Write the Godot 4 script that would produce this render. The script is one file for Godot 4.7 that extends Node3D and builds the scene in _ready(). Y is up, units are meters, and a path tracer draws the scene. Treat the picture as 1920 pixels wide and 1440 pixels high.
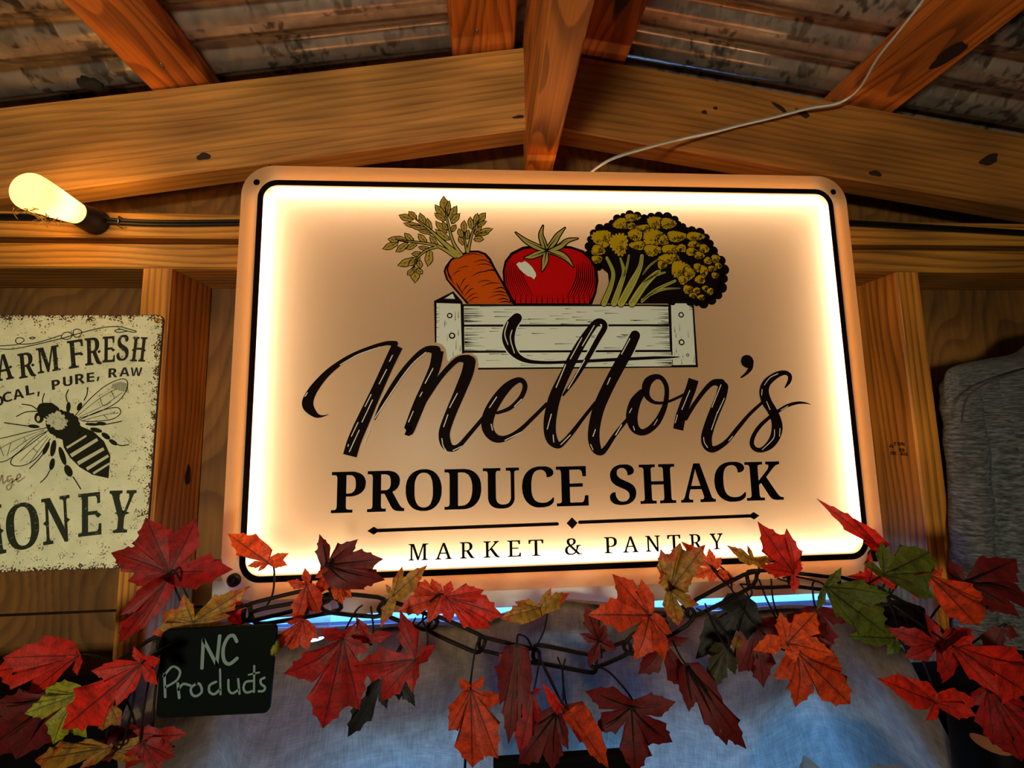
extends Node3D

const EYE := Vector3(-0.10516, 1.67111, 0.55565)
var M := {}
var used := {}

func _ready():
	# ---------------------------------------------------------------- camera, sky, exposure, the big lights
	var cam := Camera3D.new()
	cam.name = "camera"
	cam.fov = 88.4303
	cam.near = 0.02
	cam.transform = Transform3D(Basis(Vector3(0.99828946, -0.01758019, 0.0557592), Vector3(0.01179878, 0.99467652, 0.10236894), Vector3(-0.05726203, -0.10153594, 0.99318252)), EYE)
	add_child(cam)
	cam.current = true
	var we := WorldEnvironment.new()
	we.name = "environment"
	var env := Environment.new()
	env.background_mode = Environment.BG_SKY
	var sky := Sky.new()
	var sm := ProceduralSkyMaterial.new()
	sm.sky_top_color = Color(0.22, 0.48, 0.95)
	sm.sky_horizon_color = Color(0.38, 0.64, 1.0)
	sm.ground_bottom_color = Color(0.45, 0.6, 0.8)
	sm.ground_horizon_color = Color(0.38, 0.64, 1.0)
	sm.sky_energy_multiplier = SKY_E
	sm.ground_energy_multiplier = SKY_E
	sm.sun_angle_max = 0.0
	sky.sky_material = sm
	env.sky = sky
	env.ambient_light_source = Environment.AMBIENT_SOURCE_SKY
	env.tonemap_mode = Environment.TONE_MAPPER_LINEAR
	env.tonemap_exposure = 1.0
	env.sdfgi_enabled = true
	env.ssao_enabled = true
	env.ssil_enabled = true
	we.environment = env
	add_child(we)
	make_materials()
	unseen_front_lamp(Vector3(-0.45, 1.55, 1.70), Vector3(-0.12, 2.02, -0.05), LAMP_E, Color(1.0, 0.96, 0.82))
	build_shell()
	build_timber()
	build_roof()
	build_window()
	build_sign()
	build_string_light()
	build_cable()
	build_honey_sign()
	build_cloth()
	build_shirt()
	build_low_things()
	build_chalkboard()
	build_garland()

const SKY_E := 6.2
const LAMP_E := 1.75
const LED_E := 0.115
const RIM_E := 0.016
const BULB_E := 0.012

# ==================================================================== naming and small helpers
func numbered(n: String) -> String:
	if not used.has(n):
		used[n] = 0
		return n
	used[n] += 1
	return "%s_%03d" % [n, used[n]]

func thing(called: String, label: String, category: String, at := Vector3.ZERO, group := "") -> Node3D:
	var o := Node3D.new()
	o.name = numbered(called)
	add_child(o)
	o.position = at
	tag(o, label, category, group)
	return o

func tag(o: Node, label: String, category: String, group := "", kind := ""):
	o.set_meta("label", label)
	o.set_meta("category", category)
	if group != "": o.set_meta("group", group)
	if kind != "": o.set_meta("kind", kind)

func put(called: String, mesh: Mesh, mat: Material, parent: Node, at := Vector3.ZERO) -> MeshInstance3D:
	var o := MeshInstance3D.new()
	o.name = numbered(called) if parent == self else called
	o.mesh = mesh
	o.material_override = mat
	o.position = at
	parent.add_child(o, true)
	return o

func struct(called: String, mesh: Mesh, mat: Material, label: String, category: String) -> MeshInstance3D:
	var o := put(called, mesh, mat, self)
	tag(o, label, category, "", "structure")
	return o

func begin() -> SurfaceTool:
	var st := SurfaceTool.new()
	st.begin(Mesh.PRIMITIVE_TRIANGLES)
	return st

func done(st: SurfaceTool) -> ArrayMesh:
	return st.commit()

# a flat four-cornered face that looks along `out`
func face(st: SurfaceTool, p: Array, uv: Array, out: Vector3):
	var n: Vector3 = (p[1] - p[0]).cross(p[2] - p[0])
	if n.length() < 1e-12: n = (p[2] - p[0]).cross(p[3] - p[0])
	var order := [0, 1, 2, 0, 2, 3]
	if n.dot(out) > 0.0: order = [0, 2, 1, 0, 3, 2]
	var nn := n.normalized()
	if nn.dot(out) < 0.0: nn = -nn
	for i in order:
		st.set_normal(nn)
		st.set_uv(uv[i])
		st.add_vertex(p[i])

# a sawn timber from a to b, `wide` across `side`, `tall` along the other, edges eased; its texture runs along it
func timber_mesh(a: Vector3, b: Vector3, side: Vector3, wide: float, tall: float, shift := 0.0, ease := 0.0025) -> ArrayMesh:
	var st := begin()
	var ax := (b - a).normalized()
	var s := (side - ax * side.dot(ax)).normalized()
	var t := ax.cross(s).normalized()
	var w := wide / 2.0
	var h := tall / 2.0
	var e := ease
	var ring := [Vector2(-w + e, -h), Vector2(w - e, -h), Vector2(w, -h + e), Vector2(w, h - e), Vector2(w - e, h), Vector2(-w + e, h), Vector2(-w, h - e), Vector2(-w, -h + e)]
	var length := (b - a).length()
	var along := 0.0
	var steps := 1
	for k in 8:
		var q: Vector2 = ring[k]
		var r: Vector2 = ring[(k + 1) % 8]
		var d := q.distance_to(r)
		var out := s * (q + r).x + t * (q + r).y
		if k % 2 == 1: out = s * signf((q + r).x) + t * signf((q + r).y)
		else:
			out = t * signf((q + r).y) if k % 4 == 0 else s * signf((q + r).x)
		for i in steps:
			var u0 := length * i / steps
			var u1 := length * (i + 1) / steps
			face(st, [a + ax * u0 + s * q.x + t * q.y, a + ax * u1 + s * q.x + t * q.y, a + ax * u1 + s * r.x + t * r.y, a + ax * u0 + s * r.x + t * r.y],
				[Vector2((u0 + shift) / 1.75, (along + shift * 0.37) / 0.26), Vector2((u1 + shift) / 1.75, (along + shift * 0.37) / 0.26), Vector2((u1 + shift) / 1.75, (along + d + shift * 0.37) / 0.26), Vector2((u0 + shift) / 1.75, (along + d + shift * 0.37) / 0.26)], out)
		along += d + 0.017
	for e_ in [[a, -ax], [b, ax]]:
		var c: Vector3 = e_[0]
		for k in range(1, 7):
			var q0: Vector2 = ring[0]
			var q1: Vector2 = ring[k]
			var q2: Vector2 = ring[k + 1]
			face(st, [c + s * q0.x + t * q0.y, c + s * q1.x + t * q1.y, c + s * q2.x + t * q2.y, c + s * q2.x + t * q2.y], [q0 / 0.26, q1 / 0.26, q2 / 0.26, q2 / 0.26], e_[1])
	return done(st)

func box_mesh(lo: Vector3, hi: Vector3, ease := 0.0) -> ArrayMesh:
	if ease > 0.0:
		var c := (lo + hi) / 2.0
		return timber_mesh(Vector3(c.x, lo.y, c.z), Vector3(c.x, hi.y, c.z), Vector3.RIGHT, hi.x - lo.x, hi.z - lo.z, 0.0, ease)
	var st := begin()
	add_box(st, lo, hi)
	return done(st)

func add_box(st: SurfaceTool, lo: Vector3, hi: Vector3):
	var v := [lo, hi]
	for axis in 3:
		for sgn in 2:
			var p := []
			var uv := []
			for k in [[0, 0], [1, 0], [1, 1], [0, 1]]:
				var c := Vector3.ZERO
				c[axis] = v[sgn][axis]
				c[(axis + 1) % 3] = v[k[0]][(axis + 1) % 3]
				c[(axis + 2) % 3] = v[k[1]][(axis + 2) % 3]
				p.append(c)
				uv.append(Vector2(c.x, -c.y) if axis == 2 else (Vector2(c.z, -c.y) if axis == 0 else Vector2(c.x, c.z)))
			var n := Vector3.ZERO
			n[axis] = 1.0 if sgn == 1 else -1.0
			face(st, p, uv, n)

# a flat outline given a thickness in z
func prism_mesh(poly: PackedVector2Array, z0: float, z1: float, uv_scale := 1.0) -> ArrayMesh:
	var st := begin()
	add_prism(st, poly, z0, z1, uv_scale)
	return done(st)

func add_prism(st: SurfaceTool, poly: PackedVector2Array, z0: float, z1: float, uv_scale := 1.0, back := true):
	var idx := Geometry2D.triangulate_polygon(poly)
	for i in range(0, idx.size(), 3):
		for zz in ([[z1, Vector3.BACK], [z0, Vector3.FORWARD]] if back else [[z1, Vector3.BACK]]):
			var p := []
			var uv := []
			for k in 3:
				var q := poly[idx[i + k]]
				p.append(Vector3(q.x, q.y, zz[0]))
				uv.append(q * uv_scale)
			p.append(p[2])
			uv.append(uv[2])
			face(st, p, uv, zz[1])
	var ccw := not Geometry2D.is_polygon_clockwise(poly)
	for i in poly.size():
		var a := poly[i]
		var b := poly[(i + 1) % poly.size()]
		var d := (b - a)
		var out := Vector3(d.y, -d.x, 0.0) if ccw == (shoelace(poly) > 0.0) else Vector3(-d.y, d.x, 0.0)
		if shoelace(poly) < 0.0: out = Vector3(-d.y, d.x, 0.0)
		else: out = Vector3(d.y, -d.x, 0.0)
		face(st, [Vector3(a.x, a.y, z0), Vector3(b.x, b.y, z0), Vector3(b.x, b.y, z1), Vector3(a.x, a.y, z1)], [a * uv_scale, b * uv_scale, b * uv_scale, a * uv_scale], out)

func shoelace(poly: PackedVector2Array) -> float:
	var s := 0.0
	for i in poly.size():
		s += poly[i].cross(poly[(i + 1) % poly.size()])
	return s / 2.0

func round_rect(w: float, h: float, r: float, n := 8) -> PackedVector2Array:
	var out := PackedVector2Array()
	for k in 4:
		var c := Vector2((w / 2 - r) * (1 if k in [0, 3] else -1), (h / 2 - r) * (1 if k in [0, 1] else -1))
		for i in n + 1:
			var a := PI / 2 * (k + float(i) / n)
			out.append(c + Vector2(cos(a), sin(a)) * r)
	return out

# a smooth sheet from rows of points
func sheet(st: SurfaceTool, rows: Array, uv: Callable, closed := false):
	st.set_smooth_group(0)
	var nr := rows.size()
	var nc: int = rows[0].size()
	for i in nr - 1:
		for j in (nc if closed else nc - 1):
			var j2 := (j + 1) % nc
			var ij := [[i, j, j], [i, j2, j + 1], [i + 1, j2, j + 1], [i + 1, j, j]]
			for k in [0, 1, 2, 0, 2, 3]:
				var c: Array = ij[k]
				st.set_uv(uv.call(c[0], c[2]))
				st.add_vertex(rows[c[0]][c[1]])

func tube(st: SurfaceTool, path: Array, radii, sides := 8, closed := false):
	var rows := []
	var n := path.size()
	var side := Vector3.ZERO
	for i in n:
		var a: Vector3 = path[(i - 1 + n) % n] if closed else path[maxi(i - 1, 0)]
		var b: Vector3 = path[(i + 1) % n] if closed else path[mini(i + 1, n - 1)]
		var t := (b - a).normalized()
		if side == Vector3.ZERO:
			side = t.cross(Vector3(0.31, 0.2, 0.93)).normalized()
		side = (side - t * side.dot(t)).normalized()
		var up := t.cross(side)
		var r: float = radii if radii is float else radii[i]
		var row := []
		for k in sides:
			var an := TAU * k / sides
			row.append(path[i] + side * cos(an) * r + up * sin(an) * r)
		rows.append(row)
	if closed: rows.append(rows[0])
	sheet(st, rows, func(i, j): return Vector2(float(i) / n, float(j) / sides), true)

func smooth_path(p: Array, per := 8) -> Array:
	var out := []
	for i in p.size() - 1:
		var a = p[maxi(i - 1, 0)]
		var b = p[i]
		var c = p[i + 1]
		var d = p[mini(i + 2, p.size() - 1)]
		for k in per:
			var t := float(k) / per
			out.append(0.5 * ((2.0 * b) + (c - a) * t + (2.0 * a - 5.0 * b + 4.0 * c - d) * t * t + (3.0 * b - a - 3.0 * c + d) * t * t * t))
	out.append(p[-1])
	return out

# a turned shape: profile of (radius, height) about `axis` from `at`
func lathe(st: SurfaceTool, at: Vector3, axis: Vector3, profile: Array, sides := 28):
	var s := axis.cross(Vector3(0.3, 0.5, 0.81)).normalized()
	var t := axis.cross(s).normalized()
	var rows := []
	for q in profile:
		var row := []
		for k in sides:
			var a := TAU * k / sides
			row.append(at + axis * q.y + (s * cos(a) + t * sin(a)) * q.x)
		rows.append(row)
	sheet(st, rows, func(i, j): return Vector2(float(j) / sides, float(i) / profile.size()), true)

func finish(st: SurfaceTool) -> ArrayMesh:
	st.index()
	st.generate_normals()
	return st.commit()

# ==================================================================== flat print (ink layers a fraction of a millimetre thick)
func ink_begin() -> SurfaceTool:
	return begin()

func v2(list: Array) -> PackedVector2Array:
	var out := PackedVector2Array()
	for q in list: out.append(Vector2(q[0], q[1]) * 0.001)
	return out

func ink_tri(st: SurfaceTool, a: Vector2, b: Vector2, c: Vector2, col: Color, z: float):
	if (b - a).cross(c - a) > 0.0:
		var t := b
		b = c
		c = t
	for p in [a, b, c]:
		st.set_normal(Vector3.BACK)
		st.set_color(col)
		st.add_vertex(Vector3(p.x, p.y, z))

func ink_poly(st: SurfaceTool, poly: PackedVector2Array, col: Color, z: float):
	var idx := Geometry2D.triangulate_polygon(poly)
	for i in range(0, idx.size(), 3):
		ink_tri(st, poly[idx[i]], poly[idx[i + 1]], poly[idx[i + 2]], col, z)

func ink_disc(st: SurfaceTool, c: Vector2, r: float, col: Color, z: float, n := 14):
	for i in n:
		ink_tri(st, c, c + Vector2.from_angle(TAU * i / n) * r, c + Vector2.from_angle(TAU * (i + 1) / n) * r, col, z)

# a brush stroke through (x, y, width) in millimetres
func ink_stroke(st: SurfaceTool, pts: Array, col: Color, z: float, grow := 0.0, per := 8, square := false):
	var path := []
	for q in pts: path.append(Vector3(q[0], q[1], q[2] + grow) * 0.001)
	path = smooth_path(path, per)
	var n := path.size()
	var left := []
	var right := []
	for i in n:
		var c := Vector2(path[i].x, path[i].y)
		var p: Vector3 = path[maxi(i - 1, 0)]
		var q: Vector3 = path[mini(i + 1, n - 1)]
		var d := (Vector2(q.x, q.y) - Vector2(p.x, p.y)).normalized().orthogonal() * maxf(path[i].z, 0.0) / 2
		left.append(c + d)
		right.append(c - d)
	for i in n - 1:
		ink_tri(st, left[i], right[i], right[i + 1], col, z)
		ink_tri(st, left[i], right[i + 1], left[i + 1], col, z)
	if square: return
	for e in [[0, 1.0], [n - 1, -1.0]]:
		var c := (left[e[0]] + right[e[0]]) / 2.0 as Vector2
		var r: Vector2 = left[e[0]] - c
		if r.length() < 0.0003: continue
		for k in 6:
			ink_tri(st, c, c + r.rotated(e[1] * -PI * k / 6.0), c + r.rotated(e[1] * -PI * (k + 1) / 6.0), col, z)

func ink_line(st: SurfaceTool, a: Vector2, b: Vector2, w0: float, w1: float, col: Color, z: float):
	ink_stroke(st, [[a.x * 1000, a.y * 1000, w0], [b.x * 1000, b.y * 1000, w1]], col, z, 0.0, 1)

# one glyph, fitted to a box: centre of its foot line, width, height, turned by `rot` degrees
func ink_glyph(st: SurfaceTool, ch: String, foot: Vector2, w: float, h: float, rot: float, font: Font, z: float):
	var t := TextMesh.new()
	t.text = ch
	t.font = font
	t.font_size = 96
	t.pixel_size = 0.01
	t.depth = 0.01
	t.curve_step = 1.5
	var box := t.get_aabb()
	var s := Basis().scaled(Vector3(w / box.size.x, h / box.size.y, 0.02))
	var tr := Transform3D(Basis(Vector3.BACK, deg_to_rad(rot)) * s, Vector3.ZERO)
	var c := Vector3(box.position.x + box.size.x / 2, box.position.y, 0)
	tr.origin = Vector3(foot.x, foot.y, z) - tr.basis * c
	st.append_from(t, 0, tr)

func sys_font(named: String, heavy: bool) -> SystemFont:
	var f := SystemFont.new()
	f.font_names = PackedStringArray([named])
	f.font_weight = 700 if heavy else 400
	return f

# ==================================================================== materials
func noise(s: int, f: float, oct := 3) -> FastNoiseLite:
	var n := FastNoiseLite.new()
	n.seed = s
	n.frequency = f
	n.noise_type = FastNoiseLite.TYPE_SIMPLEX_SMOOTH
	n.fractal_octaves = oct
	return n

func wood_texture(s: int, rings: float, contrast: float, wander: float, knots: Array, upright := false, w := 1024, h := 256) -> ImageTexture:
	var im := Image.create(w, h, false, Image.FORMAT_RGB8)
	var n1 := noise(s, 0.0035, 2)
	var n2 := noise(s + 7, 0.03, 2)
	var n3 := noise(s + 13, 0.006, 2)
	for y in h:
		for x in w:
			var u := x / float(w)
			var v := y / float(h)
			var turn := smoothstep(0.75, 1.0, u)
			var bend := n1.get_noise_2d(x * 0.8, y * 2.2)
			if turn > 0.0: bend = lerpf(bend, n1.get_noise_2d((x - w) * 0.8, y * 2.2), turn)
			var g := v * rings + bend * wander
			var dark := 0.0
			for k in knots:
				var dx: float = (u - k[0]) * w
				var dy: float = (v - k[1]) * h
				var q := sqrt(dx * dx * 0.25 + dy * dy)
				g += k[3] * exp(-(q * q) / (k[2] * k[2] * 9.0)) * signf(dy)
				dark = maxf(dark, 1.0 - smoothstep(k[2] * 0.6, k[2] * 1.1, q + n2.get_noise_2d(x, y) * 4.0))
			var f := g - floorf(g)
			var late := smoothstep(0.35, 0.9, f) * (1.0 - smoothstep(0.92, 1.0, f))
			var val := 1.0 - contrast * late + n2.get_noise_2d(x * 0.35, y * 7.0) * 0.10 + n3.get_noise_2d(minf(x, w - x) * 1.0, y * 1.6) * 0.22
			val *= 1.0 - dark * 0.72
			var warm := clampf(contrast * late * 0.9 + dark * 0.6, 0.0, 1.0)
			val = clampf(val, 0.05, 1.15) * 0.87
			im.set_pixel(x, y, Color(val, val * lerpf(1.0, 0.86, warm), val * lerpf(1.0, 0.68, warm)))
	if upright: im.rotate_90(CLOCKWISE)
	return ImageTexture.create_from_image(im)

func std(c: Color, rough: float, tex: Texture2D = null, metal := 0.0) -> StandardMaterial3D:
	var m := StandardMaterial3D.new()
	m.albedo_color = c
	m.roughness = rough
	m.metallic = metal
	m.cull_mode = BaseMaterial3D.CULL_DISABLED
	if tex: m.albedo_texture = tex
	return m

func glow(c: Color, e: float) -> StandardMaterial3D:
	var m := std(c, 0.5)
	m.emission_enabled = true
	m.emission = c
	m.emission_energy_multiplier = e
	return m

func leaf_texture(mixed: bool) -> ImageTexture:
	var n := 512
	var im := Image.create(n, n, false, Image.FORMAT_RGB8)
	var na := noise(31, 0.02, 3)
	var nb := noise(37, 0.09, 2)
	var veins := [[0.0, 1.0], [0.98, 0.98], [-0.98, 0.98], [1.72, 0.55], [-1.72, 0.55]]
	for y in n:
		for x in n:
			var p := Vector2((x / float(n) - 0.5) * 2.2, (y / float(n) - 0.3) * 1.6)
			var d := 1.0
			var sec := 1.0
			for v in veins:
				var dir := Vector2(sin(v[0]), cos(v[0]))
				var along := p.dot(dir)
				var across := absf(p.cross(dir))
				if along > 0.0 and along < v[1]:
					d = minf(d, across - 0.012 * (1.0 - along / v[1]))
					if across < 0.34:
						var q := (along - across * 0.85) / 0.105
						var fr := absf(q - roundf(q)) * 0.105
						sec = minf(sec, fr + 0.004 + (0.02 if across > 0.3 else 0.0))
			var val := 0.86 + na.get_noise_2d(x, y) * 0.25 + nb.get_noise_2d(x, y) * 0.14
			val *= lerpf(0.5, 1.0, smoothstep(-0.002, 0.009, d)) * lerpf(0.78, 1.0, smoothstep(0.003, 0.010, sec))
			val = clampf(val, 0.1, 1.0)
			if mixed:
				var r := p.length() + na.get_noise_2d(x * 0.7, y * 0.7) * 0.5
				var tint := Color(0.80, 0.62, 0.22).lerp(Color(0.88, 0.33, 0.10), smoothstep(0.55, 1.0, r))
				im.set_pixel(x, y, Color(tint.r * val, tint.g * val, tint.b * val))
			else:
				var edge := smoothstep(0.5, 1.0, p.length()) * 0.12
				im.set_pixel(x, y, Color(val, clampf(val * (0.92 + edge), 0, 1), val * 0.9))
	return ImageTexture.create_from_image(im)

func make_materials():
	var wa := wood_texture(3, 21.0, 0.13, 1.1, [])
	var wb := wood_texture(11, 9.0, 0.26, 3.6, [[0.62, 0.45, 11.0, 1.5]])
	var wc := wood_texture(19, 24.0, 0.26, 1.4, [])
	var wp := wood_texture(23, 16.0, 0.17, 5.0, [[0.2, 0.5, 8.0, 2.0]], true)
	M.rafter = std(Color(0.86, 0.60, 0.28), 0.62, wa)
	M.rafter_shaded = std(Color(0.74, 0.48, 0.19), 0.62, wa)  # same timber as the left rafter, darker to paint the dimmer right side
	M.purlin = std(Color(0.88, 0.47, 0.12), 0.62, wb)
	M.ridge = std(Color(0.90, 0.52, 0.15), 0.62, wb)
	M.stud = std(Color(0.84, 0.55, 0.17), 0.62, wc)
	M.plate = std(Color(0.82, 0.56, 0.20), 0.62, wc)
	M.ply = std(Color(0.56, 0.37, 0.14), 0.7, wp)
	M.ply.uv1_scale = Vector3(1.6, 0.7, 1)
	M.knot = std(Color(0.17, 0.075, 0.025), 0.7)
	for k in ["rafter", "rafter_shaded", "purlin", "ridge", "stud", "plate", "ply"]:
		var m: StandardMaterial3D = M[k]
		m.heightmap_enabled = true
		m.heightmap_texture = m.albedo_texture
		m.heightmap_scale = 0.06
	# galvanised sheet with grime
	var im := Image.create(512, 512, false, Image.FORMAT_RGB8)
	var n1 := noise(41, 0.012, 4)
	var n2 := noise(43, 0.05, 3)
	var n3 := noise(47, 0.004, 2)
	for y in 512:
		for x in 512:
			var v := 0.72 + n1.get_noise_2d(x * 0.5, y) * 0.22 + n2.get_noise_2d(x, y) * 0.10
			var grime := smoothstep(0.12, 0.42, n2.get_noise_2d(x * 1.3 + 300, y * 1.3) * 0.6 + n3.get_noise_2d(x * 2.0, y * 2.0) * 0.7)
			v *= 1.0 - 0.6 * grime
			im.set_pixel(x, y, Color(v, v * 0.93, v * 0.86))
	var metal := ImageTexture.create_from_image(im)
	M.metal = std(Color(1.0, 0.97, 0.94), 0.28, metal, 0.55)
	M.metal.uv1_triplanar = true
	M.metal.uv1_scale = Vector3(1.4, 1.4, 1.4)
	M.ink = std(Color.WHITE, 0.6)
	M.ink.metallic_specular = 0.1
	M.ink.vertex_color_use_as_albedo = true
	M.black = std(Color(0.018, 0.015, 0.014), 0.6)
	M.black.metallic_specular = 0.2
	M.ink_black = std(Color(0.02, 0.018, 0.016), 0.6)
	M.ink_black.metallic_specular = 0.1
	M.acrylic = std(Color(0.80, 0.635, 0.455), 0.38)
	M.acrylic.backlight_enabled = true
	M.acrylic.backlight = Color(1, 1, 1)
	M.box_white = std(Color(0.60, 0.44, 0.28), 0.7)
	M.led = glow(Color(1.0, 0.85, 0.60), 4.0)
	M.channel = std(Color(0.75, 0.75, 0.75), 0.5)
	M.steel = std(Color(0.55, 0.55, 0.56), 0.25, null, 1.0)
	M.dark_metal = std(Color(0.22, 0.18, 0.16), 0.3, null, 0.7)
	M.white_paint = std(Color(0.78, 0.79, 0.80), 0.45)
	M.clear_cord = std(Color(0.80, 0.80, 0.78, 0.35), 0.2)
	M.clear_cord = std(Color(0.85, 0.84, 0.80), 0.12)
	M.clear_cord.clearcoat_enabled = true
	M.copper = std(Color(0.75, 0.73, 0.7), 0.3, null, 0.9)
	M.cord = std(Color(0.022, 0.02, 0.02), 0.45)
	M.pane = std(Color(0.9, 0.95, 1.0, 0.08), 0.03)
	M.pane.transparency = BaseMaterial3D.TRANSPARENCY_ALPHA
	M.brass = std(Color(0.72, 0.55, 0.2), 0.35, null, 0.8)
	M.chalk_board = std(Color(0.02, 0.045, 0.037), 0.8)
	M.chalk_board.metallic_specular = 0.2
	M.chalk = std(Color(0.42, 0.50, 0.49), 0.95)
	M.vine = std(Color(0.075, 0.036, 0.022), 0.6)
	M.vine.metallic_specular = 0.3
	M.concrete = std(Color(0.40, 0.42, 0.44), 0.9)
	M.floor = std(Color(0.30, 0.26, 0.22), 0.85)
	M.dark_ply = std(Color(0.34, 0.23, 0.12), 0.8, wp)
	M.straw = std(Color(0.55, 0.42, 0.2), 0.9)
	M.mud = std(Color(0.10, 0.07, 0.05), 0.95)
	# tin plate print ground: cream, rubbed brown towards its edges
	var tin := Image.create(512, 640, false, Image.FORMAT_RGB8)
	var t1 := noise(53, 0.03, 4)
	var t2 := noise(59, 0.16, 2)
	for y in 640:
		for x in 512:
			var e := minf(minf(x, 511 - x), minf(y, 639 - y)) / 26.0
			var wear := t1.get_noise_2d(x, y) * 0.7 + t2.get_noise_2d(x, y) * 0.75
			var rust := smoothstep(0.55, 0.62, wear + 0.62 - e * 0.75)
			rust = maxf(rust, smoothstep(0.60, 0.66, wear - 0.05 + 0.30 * exp(-e * 0.3)) * 0.6)
			var base := Color(0.93, 0.93, 0.78).lerp(Color(0.86, 0.87, 0.72), clampf(0.5 + t1.get_noise_2d(x * 0.4, y * 0.4), 0, 1))
			tin.set_pixel(x, y, base.lerp(Color(0.26, 0.17, 0.12), rust))
	M.tin = std(Color.WHITE, 0.42, ImageTexture.create_from_image(tin))
	M.tin_edge = std(Color(0.30, 0.2, 0.14), 0.5, null, 0.3)
	# linen weave
	var lin := Image.create(512, 512, false, Image.FORMAT_RGB8)
	var l1 := noise(61, 0.02, 2)
	var l2 := noise(67, 0.008, 3)
	for y in 512:
		for x in 512:
			var over := (x / 4 + y / 4) % 2 == 0
			var a := sin((x % 4 + 0.5) / 4.0 * PI)
			var b := sin((y % 4 + 0.5) / 4.0 * PI)
			var v := (0.45 + 0.55 * a) if over else (0.40 + 0.55 * b)
			v *= 0.95 + (l1.get_noise_2d(x * 0.3, y * 6.0) if not over else l1.get_noise_2d(x * 6.0, y * 0.3)) * 0.22
			v *= 1.0 + l2.get_noise_2d(x, y) * 0.15
			v = clampf(v, 0.05, 1.0)
			lin.set_pixel(x, y, Color(v, v * 0.96, v * 0.88))
	var lint := ImageTexture.create_from_image(lin)
	M.linen = std(Color(0.60, 0.54, 0.44), 0.85, lint)
	M.linen.uv1_scale = Vector3(11, 11, 1)
	M.linen.heightmap_enabled = true
	M.linen.heightmap_texture = lint
	M.linen.heightmap_scale = 0.05
	M.linen.backlight_enabled = true
	M.linen.backlight = Color(0.75, 0.75, 0.75)
	# heather jersey
	var hj := Image.create(512, 512, false, Image.FORMAT_RGB8)
	var h1 := noise(71, 0.02, 3)
	var h2 := noise(73, 0.07, 2)
	for y in 512:
		for x in 512:
			var v := 0.72 + h1.get_noise_2d(x * 0.8, y * 7.0) * 0.38 + h2.get_noise_2d(x * 0.6, y * 4.0) * 0.25
			v = clampf(v, 0.1, 1.0)
			hj.set_pixel(x, y, Color(v * 0.97, v * 0.99, v))
	M.jersey = std(Color(0.43, 0.435, 0.44), 0.95, ImageTexture.create_from_image(hj))
	M.jersey.uv1_scale = Vector3(3, 3, 1)
	M.jersey_dark = std(Color(0.22, 0.22, 0.225), 0.95)
	M.bag = std(Color(0.55, 0.62, 0.70, 0.55), 0.3)
	M.bag = std(Color(0.42, 0.48, 0.55), 0.25)
	M.bag.backlight_enabled = true
	M.bag.backlight = Color(0.7, 0.7, 0.7)
	M.jar = std(Color(0.02, 0.013, 0.01), 0.4)
	M.jar.metallic_specular = 0.2
	M.label = std(Color(0.50, 0.28, 0.13), 0.7)
	# leaves
	var lg := leaf_texture(false)
	var lm := leaf_texture(true)
	for row in [["r", Color(0.64, 0.04, 0.02), lg], ["R", Color(0.84, 0.13, 0.025), lg], ["d", Color(0.42, 0.02, 0.015), lg], ["o", Color(0.82, 0.25, 0.04), lg], ["O", Color(0.95, 0.34, 0.05), lg], ["y", Color(0.85, 0.80, 0.65), lm], ["g", Color(0.34, 0.40, 0.09), lg], ["l", Color(0.62, 0.64, 0.10), lg], ["b", Color(0.22, 0.21, 0.06), lg], ["k", Color(0.03, 0.018, 0.015), lg]]:
		var m := std(row[1], 0.62, row[2])
		m.backlight_enabled = true
		m.backlight = Color(0.8, 0.8, 0.8)
		m.heightmap_enabled = true
		m.heightmap_texture = lg
		m.heightmap_scale = 0.05
		M["leaf_" + row[0]] = m

# ==================================================================== lamps
func area(parent: Node, called: String, at: Vector3, towards: Vector3, size: Vector2, energy: float, c: Color):
	var l := AreaLight3D.new()
	l.name = called
	l.area_size = size
	l.light_energy = energy
	l.light_color = c
	l.shadow_enabled = true
	l.area_range = 6.0
	l.area_attenuation = 2.0
	var up := Vector3.UP if absf(towards.normalized().y) < 0.9 else Vector3.BACK
	l.transform = Transform3D(Basis.looking_at(towards, up), at)
	parent.add_child(l, true)

func unseen_front_lamp(at: Vector3, aim: Vector3, energy: float, c: Color):  # unseen lamp behind the camera, placed to light the sign wall
	var o := thing("unseen_front_lamp", "square lamp out of view behind the camera, placed to light the sign wall", "lamp", at)
	var dir := (aim - at).normalized()
	var b := Basis.looking_at(dir, Vector3.UP)
	var h := put("housing", box_mesh(Vector3(-0.16, -0.16, 0.0), Vector3(0.16, 0.16, 0.05), 0.006), M.dark_metal, o)
	h.basis = b
	var d := put("diffuser", box_mesh(Vector3(-0.14, -0.14, -0.004), Vector3(0.14, 0.14, 0.0)), glow(c, 1.5), o)
	d.basis = b
	var v := put("added_visor", box_mesh(Vector3(-0.28, -0.054, -0.30), Vector3(0.28, -0.05, -0.05)), M.dark_metal, o)  # plate added under the lamp to dim the lower part of the wall
	v.position = Vector3(0, 0, 0.0)
	var hang := begin()
	tube(hang, [Vector3(0, 0.12, 0.02), Vector3(0, 0.24, 0.02), Vector3(0, 0.34, 0.02)], 0.006, 6)
	put("hanging_rod", finish(hang), M.dark_metal, o)
	area(o, "unseen_front_beam", dir * 0.012, dir, Vector2(0.28, 0.28), energy, c)

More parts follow.
